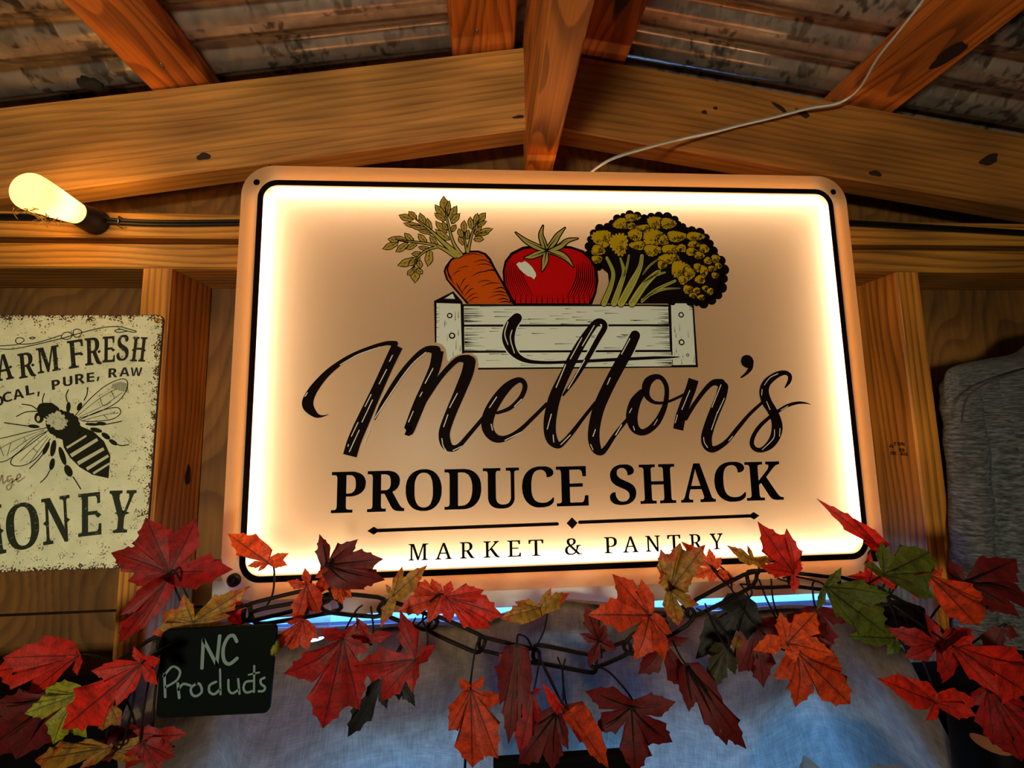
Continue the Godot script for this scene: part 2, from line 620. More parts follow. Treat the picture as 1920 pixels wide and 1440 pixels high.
# ==================================================================== the shed
func build_shell():
	struct("floor", box_mesh(Vector3(-1.65, -0.06, -0.18), Vector3(1.65, 0.0, 2.5)), M.floor, "worn brown floor of the shed", "floor")
	struct("wall_left", box_mesh(Vector3(-1.65, 0.0, -0.18), Vector3(-1.6, 2.20, 2.5)), M.dark_ply, "plywood side wall to the left of the honey plaque", "wall")
	struct("wall_right", box_mesh(Vector3(1.6, 0.0, -0.18), Vector3(1.65, 2.20, 2.5)), M.dark_ply, "plywood side wall to the right of the grey top", "wall")
	struct("wall_front", prism_mesh(PackedVector2Array([Vector2(-1.65, 0.0), Vector2(1.65, 0.0), Vector2(1.65, 2.10), Vector2(0.0, 2.33), Vector2(-1.65, 2.07)]), 2.45, 2.5), M.dark_ply, "plywood wall behind the camera", "wall")
	struct("ground", box_mesh(Vector3(-9.0, -0.16, -14.0), Vector3(9.0, -0.10, -0.2)), M.concrete, "pale concrete yard outside the window below the sign", "ground")
	var wall := Node3D.new()
	wall.name = "wall_back"
	add_child(wall)
	tag(wall, "brown plywood sheathing behind the studs and the lit sign", "wall", "", "structure")
	var z0 := -0.149
	var z1 := -0.134
	put("plywood_sheet", prism_mesh(PackedVector2Array([Vector2(-1.6, 1.462), Vector2(1.6, 1.462), Vector2(1.6, 2.102), Vector2(0.001, 2.339), Vector2(0.0, 2.347), Vector2(-1.6, 2.0885)]), z0, z1), M.ply, wall)
	put("plywood_sheet", box_mesh(Vector3(-1.6, 1.392, z0), Vector3(-0.502, 1.459, z1)), M.ply, wall)
	put("plywood_sheet", box_mesh(Vector3(-1.6, 0.0, z0), Vector3(-0.502, 1.388, z1)), M.ply, wall)
	put("added_seam_backing", box_mesh(Vector3(-1.6, 1.36, z0 - 0.02), Vector3(-0.51, 1.42, z0 - 0.001)), M.ply, wall)  # backing pieces added out of view so no daylight leaks past the sheets
	put("added_seam_backing", box_mesh(Vector3(-1.6, 1.44, z0 - 0.02), Vector3(-0.51, 1.48, z0 - 0.001)), M.ply, wall)
	put("added_seam_backing", box_mesh(Vector3(0.51, 1.44, z0 - 0.02), Vector3(1.6, 1.48, z0 - 0.001)), M.ply, wall)
	put("plywood_sheet", box_mesh(Vector3(0.502, 0.0, z0), Vector3(1.6, 1.459, z1)), M.ply, wall)
	put("plywood_sheet", box_mesh(Vector3(-0.502, 0.0, z0), Vector3(0.502, 0.765, z1)), M.ply, wall)

func timber(called: String, mat: Material, label: String, a: Vector3, b: Vector3, side: Vector3, wide: float, tall: float, shift := 0.0, group := "") -> Node3D:
	var o := thing(called, label, "timber", (a + b) / 2.0, group)
	put("board", timber_mesh(a - o.position, b - o.position, side, wide, tall, shift), mat, o)
	return o

# a dark knot let into a board face: a shallow dished oval, slightly proud at its rim
func knot(o: Node3D, at: Vector3, out: Vector3, long: Vector3, a: float, b: float):
	var st := begin()
	var t := out.cross(long).normalized()
	var rows := []
	for q in [[1.0, 0.0], [0.94, 0.0005], [0.7, 0.0004], [0.35, 0.0003], [0.02, 0.0002]]:
		var row := []
		for k in 18:
			var an := TAU * k / 18
			var wob := 1.0 + 0.12 * sin(an * 3.0 + at.x * 40.0) + 0.06 * sin(an * 5.0)
			row.append(at - o.position + (long * cos(an) * a + t * sin(an) * b) * q[0] * wob + out * q[1])
		rows.append(row)
	sheet(st, rows, func(i, j): return Vector2(i, j) * 0.1, true)
	put("knot", finish(st), M.knot, o)

func screw_head(o: Node3D, at: Vector3, out: Vector3, r: float, mat: Material):
	var st := begin()
	lathe(st, at - o.position, out, [Vector2(r, 0), Vector2(r, 0.0006), Vector2(r * 0.8, 0.0014), Vector2(r * 0.3, 0.0012), Vector2(0.0001, 0.0008)], 12)
	put("screw", finish(st), mat, o)

func build_timber():
	# the gable pair
	var l := timber("rafter", M.rafter, "broad pale rafter board rising to the ridge above the sign's left half", Vector3(-0.96, 2.0754, -0.064), Vector3(-0.03, 2.2305, -0.064), Vector3.BACK, 0.038, 0.147, 0.21)
	knot(l, Vector3(-0.545, 2.094, -0.045), Vector3.BACK, Vector3(0.98, 0.17, 0), 0.011, 0.006)
	knot(l, Vector3(-0.447, 2.070, -0.045), Vector3.BACK, Vector3(0.3, 0.95, 0), 0.012, 0.005)
	knot(l, Vector3(-0.052, 2.175, -0.045), Vector3.BACK, Vector3(0.98, 0.17, 0), 0.010, 0.003)
	var r := timber("rafter", M.rafter_shaded, "knotty rafter board falling from the ridge above the sign's right half", Vector3(0.0, 2.2285, -0.064), Vector3(0.97, 2.0771, -0.064), Vector3.BACK, 0.038, 0.139, 0.83)
	knot(r, Vector3(0.775, 2.118, -0.045), Vector3.BACK, Vector3(0.9, 0.42, 0), 0.020, 0.009)
	knot(r, Vector3(0.400, 2.205, -0.045), Vector3.BACK, Vector3(0.78, -0.62, 0), 0.017, 0.004)
	knot(r, Vector3(0.440, 2.196, -0.045), Vector3.BACK, Vector3(0.85, -0.5, 0), 0.014, 0.006)
	knot(r, Vector3(0.265, 2.193, -0.045), Vector3.BACK, Vector3(1, 0, 0), 0.005, 0.0035)
	knot(r, Vector3(0.285, 2.201, -0.045), Vector3.BACK, Vector3(1, 0, 0), 0.004, 0.003)
	knot(r, Vector3(0.560, 2.088, -0.045), Vector3.BACK, Vector3(0.97, -0.15, 0), 0.012, 0.005)
	timber("ridge_beam", M.ridge, "orange ridge beam running out over the top of the sign", Vector3(-0.0185, 2.2065, -0.083), Vector3(-0.0185, 2.2065, 2.44), Vector3.RIGHT, 0.045, 0.237, 0.4)
	# boards lying on the rafters under the tin, running out towards the viewer
	var nl := Vector3(-0.165, 1, 0).normalized()
	var nr := Vector3(0.153, 1, 0).normalized()
	for a in [["orange flat purlin crossing the roof at the upper left", -0.590, 2.214, nl, 0.088, 0.1], ["reddish flat purlin close against the left side of the ridge beam", -0.107, 2.294, nl, 0.104, 0.55], ["reddish flat purlin close against the right side of the ridge beam", 0.092, 2.290, nr, 0.084, 0.9], ["orange flat purlin with a large dark knot at the upper right", 0.565, 2.218, nr, 0.104, 0.3]]:
		var n: Vector3 = a[3]
		var c := Vector3(a[1], a[2], 0) + n * 0.019
		var o := timber("purlin", M.purlin, a[0], Vector3(c.x, c.y, -0.13), Vector3(c.x, c.y, 2.44), n.cross(Vector3.BACK), a[4], 0.038, a[5], "purlins under the tin roof")
		if a[1] > 0.5:
			knot(o, Vector3(0.592, 2.2135, 0.052), -n, Vector3(0, 0, 1), 0.022, 0.013)
		elif a[1] < -0.5:
			screw_head(o, Vector3(-0.588, 2.2145, -0.010), -n, 0.003, M.steel)
		elif a[1] < 0.0:
			screw_head(o, Vector3(-0.118, 2.2923, -0.012), -n, 0.003, M.steel)
	# doubled top plate and studs
	timber("top_plate", M.plate, "upper board of the doubled top plate under the rafters", Vector3(-1.59, 1.982, -0.0895), Vector3(1.59, 1.982, -0.0895), Vector3.BACK, 0.089, 0.040, 0.2, "doubled top plate boards")
	timber("top_plate", M.plate, "lower board of the doubled top plate resting on the studs", Vector3(-1.59, 1.933, -0.0895), Vector3(1.59, 1.933, -0.0895), Vector3.BACK, 0.089, 0.039, 0.7, "doubled top plate boards")
	for a in [["upright stud between the honey plaque and the lit sign", -0.602, 0.05], ["upright stamped stud between the lit sign and the grey top", 0.5965, 0.6], ["upright stud in the left corner of the shed", -1.3, 0.3], ["upright stud in the right corner of the shed", 1.3, 0.9]]:
		var o := timber("wall_stud", M.stud, a[0], Vector3(a[1], 0.0, -0.0895), Vector3(a[1], 1.913, -0.0895), Vector3.RIGHT, 0.0415, 0.089, a[2], "upright studs of the back wall")
		if a[1] > 0.5 and a[1] < 1.0:
			# grade stamp, upside down on the side that faces the sign
			var st := ink_begin()
			var f := sys_font("Droid Sans", true)
			for w in [["NO.2", 0.0, 0.0, 0.017], ["TP", 0.013, 0.004, 0.007], ["KD", -0.003, 0.010, 0.008], ["SYP", -0.006, 0.016, 0.011], ["283", 0.011, 0.016, 0.010]]:
				ink_glyph(st, w[0], Vector2(w[1], w[2]), w[3], 0.0055, 0.0, f, 0.0)
			ink_poly(st, PackedVector2Array([Vector2(0.008, -0.004), Vector2(0.018, -0.004), Vector2(0.018, -0.003), Vector2(0.008, -0.003)]), Color.BLACK, 0.0)
			var mk := put("grade_stamp", done(st), M.ink_black, o)
			mk.transform = Transform3D(Basis(Vector3(0, 0, -1), Vector3(0, -1, 0), Vector3(-1, 0, 0)), Vector3(0.5755, 1.630, -0.072) - o.position)
			mk.set_meta("label", "black upside-down grade stamp reading NO.2")
		if a[1] < -0.5 and a[1] > -1.0:
			knot(o, Vector3(-0.5812, 1.60, -0.105), Vector3.RIGHT, Vector3(0, 1, 0), 0.016, 0.006)

func build_roof():
	var roof := Node3D.new()
	roof.name = "ceiling"
	add_child(roof)
	tag(roof, "grimy corrugated tin roof seen from below", "roof", "", "structure")
	for s in [-1, 1]:
		var st := begin()
		var rows := []
		var n := 420
		var k := 0.165 if s < 0 else 0.153
		var y0 := 2.3515 if s < 0 else 2.3455
		for i in n + 1:
			var z := -0.19 + 2.72 * i / n
			var ph := fposmod(z + 0.0055, 0.0585) / 0.0585
			# broad flat pans between narrow upstanding ribs
			var rib := exp(-pow((ph - 0.5) / 0.17, 2.0)) * 0.014 - exp(-pow((ph - 0.93) / 0.06, 2.0)) * 0.0035
			var row := []
			for j in 13:
				var x := 1.72 * j / 12.0
				row.append(Vector3(s * x, y0 - k * x + rib, z))
			rows.append(row)
		sheet(st, rows, func(i, j): return Vector2(i, j) * 0.1)
		# the outer skin closes the sheet so that no daylight passes
		var top := []
		for i in [0, n]:
			var row := []
			for j in 13: row.append(rows[i][j] + Vector3(0, 0.018, 0))
			top.append(row)
		sheet(st, top, func(i, j): return Vector2(i, j) * 0.1)
		put("roof_sheet", finish(st), M.metal, roof)
	# the ridge cap over the joint
	put("ridge_cap", prism_mesh(PackedVector2Array([Vector2(-0.2, 2.345), Vector2(0.2, 2.342), Vector2(0.2, 2.352), Vector2(0.0, 2.392), Vector2(-0.2, 2.355)]), -0.19, 2.53), M.metal, roof)
	var nest := begin()
	var rows := []
	for i in 9:
		var row := []
		for j in 14:
			var a := PI * i / 8.0
			var b := TAU * j / 14.0
			var r := 1.0 + 0.25 * sin(b * 3.0 + i) + 0.15 * sin(b * 5.0 - i * 2.0)
			row.append(Vector3(cos(a) * 0.018, sin(a) * sin(b) * 0.008 * r, sin(a) * cos(b) * 0.010 * r))
		rows.append(row)
	sheet(nest, rows, func(i, j): return Vector2(i, j) * 0.1, true)
	var o := put("mud_nest", finish(nest), M.mud, self, Vector3(-0.716, 2.206, -0.04))
	tag(o, "small dark mud nest stuck above the left rafter near the orange purlin", "nest")

func build_window():
	var w := Node3D.new()
	w.name = "window_1"
	add_child(w)
	tag(w, "white framed window under the sign, half covered by linen", "window", "", "structure")
	var lo := Vector2(-0.500, 0.80)
	var hi := Vector2(0.500, 1.4585)
	put("window_header", box_mesh(Vector3(lo.x, 1.4055, -0.132), Vector3(hi.x, hi.y, -0.050), 0.002), M.white_paint, w)
	put("window_sill", box_mesh(Vector3(lo.x, lo.y - 0.03, -0.132), Vector3(hi.x, lo.y + 0.02, -0.05), 0.002), M.white_paint, w)
	put("window_jamb", box_mesh(Vector3(lo.x, lo.y + 0.02, -0.132), Vector3(lo.x + 0.03, 1.4055, -0.05), 0.002), M.white_paint, w)
	put("window_jamb", box_mesh(Vector3(hi.x - 0.03, lo.y + 0.02, -0.132), Vector3(hi.x, 1.4055, -0.05), 0.002), M.white_paint, w)
	put("added_rail", box_mesh(Vector3(lo.x + 0.03, 1.285, -0.105), Vector3(hi.x - 0.03, 1.385, -0.075), 0.002), M.white_paint, w)  # board added behind the linen, keeps daylight off its upper part
	put("window_pane", box_mesh(Vector3(lo.x + 0.028, lo.y + 0.018, -0.113), Vector3(hi.x - 0.028, 1.4055 + 0.002, -0.110)), M.pane, w)
	var rod := begin()
	tube(rod, [Vector3(-0.475, 1.3847, -0.058), Vector3(0.0, 1.3814, -0.058), Vector3(0.475, 1.3790, -0.058)], 0.004, 10)
	tag(put("curtain_rod", finish(rod), M.white_paint, self), "thin white rod in the window behind the linen", "rod")

# ==================================================================== the lit sign
func build_sign():
	var o := thing("lit_sign", "large warm edge-lit produce shop sign with crate drawing, centre of the wall", "sign", Vector3(0, 1.75, 0))
	var W := 0.914
	var H := 0.601
	var outer := round_rect(W, H, 0.044, 10)
	var st := begin()
	# face and its rim, one sheet
	var idx := Geometry2D.triangulate_polygon(outer)
	for i in range(0, idx.size(), 3):
		var p := []
		for k in 3: p.append(Vector3(outer[idx[i + k]].x, outer[idx[i + k]].y, 0))
		p.append(p[2])
		face(st, p, [Vector2.ZERO, Vector2.ZERO, Vector2.ZERO, Vector2.ZERO], Vector3.BACK)
	for i in outer.size():
		var a := outer[i]
		var b := outer[(i + 1) % outer.size()]
		face(st, [Vector3(a.x, a.y, 0), Vector3(b.x, b.y, 0), Vector3(b.x, b.y, -0.004), Vector3(a.x, a.y, -0.004)], [Vector2.ZERO, Vector2.ZERO, Vector2.ZERO, Vector2.ZERO], Vector3((a + b).x, (a + b).y, 0))
	put("acrylic_face", done(st), M.acrylic, o)
	var back := round_rect(W - 0.008, H - 0.008, 0.042, 10)
	put("back_panel", prism_mesh(back, -0.031, -0.028), M.box_white, o)
	# light strips in a channel behind the black line
	var bx := 0.4315
	var by := 0.2735
	for s in [[Vector2(bx, 0), Vector2(0.0, 1.0), 0.505], [Vector2(-bx, 0), Vector2(0.0, 1.0), 0.505], [Vector2(0, by), Vector2(1.0, 0.0), 0.82], [Vector2(0, -by), Vector2(1.0, 0.0), 0.82]]:
		var c := Vector3(s[0].x, s[0].y, -0.0085)
		var d: Vector3 = Vector3(s[1].x, s[1].y, 0) * (s[2] / 2.0)
		var inw := -Vector3(c.x, c.y, 0).normalized()
		put("light_channel", timber_mesh(c - d, c + d, Vector3.BACK, 0.014, 0.003, 0.0, 0.0005), M.channel, o)
		put("led_strip", timber_mesh(c - d + inw * 0.0024, c + d + inw * 0.0024, Vector3.BACK, 0.005, 0.0016, 0.0, 0.0003), M.led, o)
		var along_y: bool = s[1].y > 0.5
		var size := Vector2(0.005, s[2]) if along_y else Vector2(s[2], 0.005)
		area(o, "strip_light", c + inw * 0.0042, inw, size, LED_E * s[2], Color(1.0, 0.88, 0.68))
		area(o, "rim_light", c - inw * 0.0030, -inw, size, RIM_E * s[2], Color(1.0, 0.58, 0.24))
	# the printed black line
	st = ink_begin()
	var r0 := round_rect(0.868, 0.557, 0.027, 10)
	var r1 := round_rect(0.852, 0.541, 0.020, 10)
	for i in r0.size():
		var j := (i + 1) % r0.size()
		ink_tri(st, r0[i], r0[j], r1[j], Color(0.008, 0.006, 0.005), 0.0003)
		ink_tri(st, r0[i], r1[j], r1[i], Color(0.008, 0.006, 0.005), 0.0003)
	put("border_line", done(st), M.ink, o)
	# fixings
	for q in [Vector2(-0.4365, 0.2745), Vector2(0.4365, 0.2745)]:
		st = begin()
		lathe(st, Vector3(q.x, q.y, 0.0), Vector3.BACK, [Vector2(0.0046, 0.0002), Vector2(0.0036, 0.0003), Vector2(0.0035, 0.0001), Vector2(0.0001, 0.0001)], 16)
		put("fixing_hole", finish(st), M.ink_black, o)
	for q in [Vector2(-0.4387, -0.2735), Vector2(0.4387, -0.2735)]:
		st = begin()
		lathe(st, Vector3(q.x, q.y, 0.0), Vector3.BACK, [Vector2(0.0085, 0.0), Vector2(0.0085, 0.003), Vector2(0.0072, 0.0042), Vector2(0.0058, 0.004), Vector2(0.0055, 0.0026), Vector2(0.0035, 0.0026), Vector2(0.003, 0.001), Vector2(0.0001, 0.001)], 22)
		put("standoff_bolt", finish(st), M.dark_metal, o)
	print_crate(o)
	print_carrot(o)
	print_tomato(o)
	print_broccoli(o)
	print_script(o)
	print_serif(o)

const INK := Color(0.008, 0.007, 0.007)
const CREAM := Color(0.76, 0.78, 0.66)

func print_crate(o: Node3D):
	var st := ink_begin()
	var cut := v2([[-192.2,37.3],[-182.3,38.7],[-172.3,35.7],[-166.4,29.7],[-164,12.7],[-162.3,11],[-155.6,17.7],[-143.9,22.2],[-130.5,22.6],[-122.2,17.4],[-119.8,5.5],[-123.3,-11.4],[-197,-10.6],[-198.8,19.7]])
	for q in Geometry2D.clip_polygons(v2([[-182.9,98.8],[-155.4,113.1],[-142.1,97],[-142.1,94.2],[161.5,93.2],[146.8,104.1],[161.3,110],[189.2,100.6],[199.5,97],[199.6,-0.7],[-121.8,-1.2],[-142.6,-2.3],[-180.7,-1.9]]), cut):
		ink_poly(st, q, INK, 0.0003)
	var rng := RandomNumberGenerator.new()
	rng.seed = 5
	var n := 0
	for w in [[[-179.3,95.6],[-145.2,94.7],[-143.7,33.4],[-143,-0.1],[-179.2,0.2]],
		[[-140.4,91],[160.2,90.8],[159.5,63.6],[-140,64.1]],
		[[-140.1,60.9],[159.8,60.5],[159.1,25.4],[-139.8,26.2]],
		[[-139.8,23],[160.8,22.2],[161.1,3.8],[159.5,1.1],[-139.9,1.6]],
		[[164.7,95.1],[197,95.1],[196.3,2.8],[162,2.7]],
		[[-168.7,101.6],[-156.5,109.8],[-152.8,101.6]],
		[[150.3,102.9],[160.1,108.4],[188,100.3],[165.4,99.4]]]:
		var poly := v2(w)
		for q in Geometry2D.clip_polygons(poly, cut):
			ink_poly(st, q, CREAM, 0.00045)
		# grain: short scratched lines, along planks and down the posts
		var lo := poly[0]
		var hi := poly[0]
		for p in poly:
			lo = lo.min(p)
			hi = hi.max(p)
		var wide := hi.x - lo.x > hi.y - lo.y
		var count := 60 if wide else 30
		if n >= 5: count = 9
		for i in count:
			var p := Vector2(rng.randf_range(lo.x, hi.x), rng.randf_range(lo.y, hi.y))
			if wide and i < 34:
				p.x = lo.x + 0.001 if i % 2 == 0 else hi.x - 0.001
			var d := Vector2(rng.randf_range(0.006, 0.028), rng.randf_range(-0.0004, 0.0004)) if wide else Vector2(rng.randf_range(-0.0004, 0.0004), rng.randf_range(0.004, 0.014))
			if not wide and i < 14:
				p.x = lo.x if (n == 0) else hi.x
				d = Vector2(rng.randf_range(0.003, 0.006) * (1 if n == 0 else -1), 0)
			if wide and i < 34 and i % 2 == 1: d.x = -d.x
			var e := p + d
			if Geometry2D.is_point_in_polygon(p.lerp(e, 0.02), poly) and Geometry2D.is_point_in_polygon(e, poly) and not Geometry2D.is_point_in_polygon(p, cut) and not Geometry2D.is_point_in_polygon(e, cut):
				ink_line(st, p, e, rng.randf_range(0.5, 1.1), 0.25, INK, 0.0006)
		n += 1
	for k in [[-160.6,77.1,5.74],[-157.3,47.9,6.6],[179,77.6,6.15],[177.1,36.4,6.57],[185.1,17.4,3.28]]:
		ink_disc(st, Vector2(k[0], k[1]) * 0.001, k[2] * 0.0007, INK, 0.0007)
		ink_disc(st, Vector2(k[0], k[1]) * 0.001, k[2] * 0.0004, CREAM, 0.0008)
	put("crate_print", done(st), M.ink, o)

func print_carrot(o: Node3D):
	var st := ink_begin()
	ink_poly(st, v2([[-169.4,142.3],[-167.1,149.9],[-158.9,161.6],[-145.1,168.7],[-132,174],[-119,174.4],[-108.1,170.5],[-100.9,162.3],[-93.8,147.2],[-82.4,126.2],[-69.1,94.5],[-136.9,94.5],[-144,103.7],[-155.4,117],[-165.7,130.4]]), INK, 0.0007)
	ink_poly(st, v2([[-166.5,142.4],[-164.2,149],[-156.7,159.2],[-143.7,166],[-131.3,170.9],[-119.7,171.3],[-110.6,167.7],[-103.8,160],[-96.7,145.4],[-85.3,124.4],[-71.7,94.8],[-132.6,94.8],[-141.8,105.2],[-152.5,118.2],[-162.8,130.4]]), Color(0.60, 0.085, 0.006), 0.0008)
	for h in [[[-140.8,165.1,0.43],[-126.3,169.4,1.31],[-111.8,165.3,0.44]],
		[[-126.4,156.1,0.44],[-111.8,160,1.46],[-100.2,154.8,0.44]],
		[[-149.5,146.2,0.43],[-138,150,1.16],[-132.2,149.3,0.43]],
		[[-122.1,151.6,0.29],[-109,153.9,1.31],[-97.4,150.2,0.58]],
		[[-163.9,146.9,2.01],[-161.1,134.9,1.72],[-152.5,121.5,0.57]],
		[[-161.1,152.9,1.44],[-163.9,143.9,2.01],[-156.8,130.4,0.72]],
		[[-156.8,134.9,0.43],[-149.6,142.4,1.3],[-143.8,143.2,0.43]],
		[[-129.4,135,0.43],[-117.8,141.1,1.45],[-106.2,142.6,0.58]],
		[[-112,142.6,0.44],[-98.9,144.9,2.04],[-91.7,141.2,0.87]],
		[[-120.1,126.1,0.43],[-109.2,129.1,1.3],[-100.5,127.6,0.44]],
		[[-115.1,120.1,0.43],[-100.6,125.4,1.45],[-87.5,124.7,0.73]],
		[[-146.8,117.1,0.43],[-141,129,1.3],[-136.6,132.8,0.43]],
		[[-143.9,109.6,0.57],[-136.7,120.1,1.44],[-132.4,122.3,0.43]],
		[[-139.7,105.2,0.72],[-131,115.6,1.44],[-125.2,117.1,0.43]],
		[[-136.8,100.8,0.86],[-128.2,108.2,1.15],[-121,109.7,0.43]],
		[[-132.5,97.8,0.86],[-125.3,103.7,1.15],[-118.1,103.7,0.43]],
		[[-97.8,115.7,0.43],[-86.2,118.7,2.03],[-81.8,115.7,0.73]],
		[[-100.7,111.2,0.43],[-87.7,112.7,1.74],[-79,109.7,0.87]],
		[[-103.7,103.7,0.43],[-89.2,108.2,1.3],[-77.7,105.2,0.87]],
		[[-93.7,99.3,0.43],[-83.5,102.3,1.74],[-74.9,99.3,0.87]],
		[[-90.8,95.6,0.43],[-80.7,97.8,1.74],[-73.5,96.3,0.87]],
		[[-151.1,126,0.57],[-148.2,120,1.72],[-141.1,108.2,0.86]],
		[[-104.6,156.2,0.58],[-98.8,153.2,1.75],[-95.3,144.2,0.58]]]:
		ink_stroke(st, h, INK, 0.0009, 0.0, 6)
	var olive := Color(0.50, 0.34, 0.055)
	var lift := 0.0008
	for f in [[0,[[-213.1,220,-234,226.3,8.65],[-208.8,222.3,-220.1,232.2,7.22],[-195.7,211.8,-204.2,230.4,7.22],[-187.8,204.2,-193.6,222.8,6.36],[-201.5,210.2,-227.4,214.1,6.35],[-192.8,205.7,-217.4,210.3,5.77],[-185.6,199.6,-206.5,204,4.91]]],
		[0,[[-166,229.8,-170,257.2,10.79],[-163.9,227.5,-161.4,250.8,5.83],[-166.5,224.4,-182.1,243.5,8.15],[-166.8,219,-182.8,230.7,6.4],[-160.2,221.4,-150.4,242.9,8.16],[-158.3,215.3,-146,231.2,7.57],[-157.3,203,-151.9,213.5,5.81],[-164.6,199.9,-181.3,218.1,7.25],[-161,189.2,-181.6,205.5,7.82],[-163.9,204.5,-171.1,218.2,4.94]]],
		[0,[[-118.6,217.3,-108.4,232.6,8.22],[-123,212.6,-120.2,231.5,6.74],[-128.2,206.4,-131,225.6,6.73],[-120.1,211.1,-106.8,219.8,4.99],[-124.6,198.8,-114.2,211.2,5.26],[-123.1,197.2,-97.4,208.3,7.6],[-120.2,198.8,-104.1,200.5,4.39],[-125.4,191.9,-110.7,192,7.3]]],
		[0,[[-139.5,200.1,-139.8,220.1,7.29],[-141.4,194,-147.9,206.9,6.4],[-138.5,182.6,-147.9,194.7,6.4],[-135.6,191,-133.3,205.6,5.24]]],
		[0,[[-233.6,185.5,-256.2,174.8,7.99],[-232.2,189.3,-248.9,189.6,7.14],[-221.5,187.9,-239.4,193.8,5.72],[-212.9,187.2,-225.9,199.2,6.59],[-220,184.9,-237.3,170.7,7.72],[-207.1,185,-222.8,174.7,6.31],[-194.2,185.1,-206,198.2,7.19],[-178.3,179.9,-189.2,196.9,6.34]]],
		[0,[[-208.4,160.9,-234.6,150.2,9.42],[-202.7,164.7,-219.7,150.3,8.01],[-201.3,169.2,-214.9,167.6,5.73],[-211.1,149.6,-208.8,125.1,10.82],[-204.8,158.6,-201.9,146.7,6.57],[-212.5,145.1,-220.3,136.2,6.26],[-208.3,145.1,-198.7,139.5,6.26],[-189.1,174.6,-191.2,149.7,9.48],[-189.8,176.1,-205.6,178.2,4.89]]]]:
		for l in f[1]:
			leaflet(st, l, INK, olive, true, lift)
			lift += 0.000004
	for f in [[[-148,166.6,8.68],[-169.7,186.1,6.07],[-189.9,205.7,3.47],[-208.8,220.8,1.44]],
		[[-143.7,167.3,5.21],[-155.2,186.2,4.06],[-162.4,213.7,2.62],[-166,233.7,1.46]],
		[[-134.2,172,4.94],[-131.2,186.4,3.5],[-126,204.9,2.34],[-118.6,218.8,1.17]],
		[[-135.7,172.7,3.48],[-137.8,184.9,2.33],[-139.9,201.7,1.17]],
		[[-152.4,165,5.78],[-176.9,180,4.33],[-205.7,185.8,2.87],[-234.3,188.5,1.14]],
		[[-178.3,179.2,3.75],[-194.1,173.8,3.16],[-207,161.6,2.29],[-211.8,148.1,1.14]]]:
		ink_stroke(st, f, INK, 0.00105, 1.6, 6)
		ink_stroke(st, f, Color(0.46, 0.38, 0.075), 0.0011, -1.2, 6)
	put("carrot_print", done(st), M.ink, o)

func leaflet(st: SurfaceTool, l: Array, dark: Color, fill: Color, vein: bool, lift: float):
	var a := Vector2(l[0], l[1]) * 0.001
	var b := Vector2(l[2], l[3]) * 0.001
	var w: float = l[4] * 0.00115
	var d := (b - a)
	var n := d.normalized().orthogonal()
	for pass_ in 2:
		var poly := PackedVector2Array()
		var g := 0.0009 if pass_ == 0 else -0.0003
		for s in [1, -1]:
			for i in 7:
				var t: float = (i / 6.0) if s > 0 else (1.0 - i / 6.0)
				if s < 0 and (i == 0 or i == 6): continue
				var prof := pow(sin(PI * pow(t, 0.85)), 0.8) * (1.0 + 0.16 * sin(t * 13.0))
				var hw := maxf(w * 0.5 * prof + g, 0.00005)
				var ext := d.normalized() * (t - 0.5) * 2.0 * g
				poly.append(a + d * t + ext + n * hw * s)
		ink_poly(st, poly, dark if pass_ == 0 else fill, lift + (0.0 if pass_ == 0 else 0.000002))
	if vein:
		ink_line(st, a, a.lerp(b, 0.8), 0.9, 0.3, dark, 0.0012)
		for k in 2:
			var q := a.lerp(b, 0.3 + 0.25 * k)
			ink_line(st, q, q + d * 0.18 + n * w * 0.22, 0.6, 0.2, dark, 0.0012)
			ink_line(st, q, q + d * 0.18 - n * w * 0.22, 0.6, 0.2, dark, 0.0012)

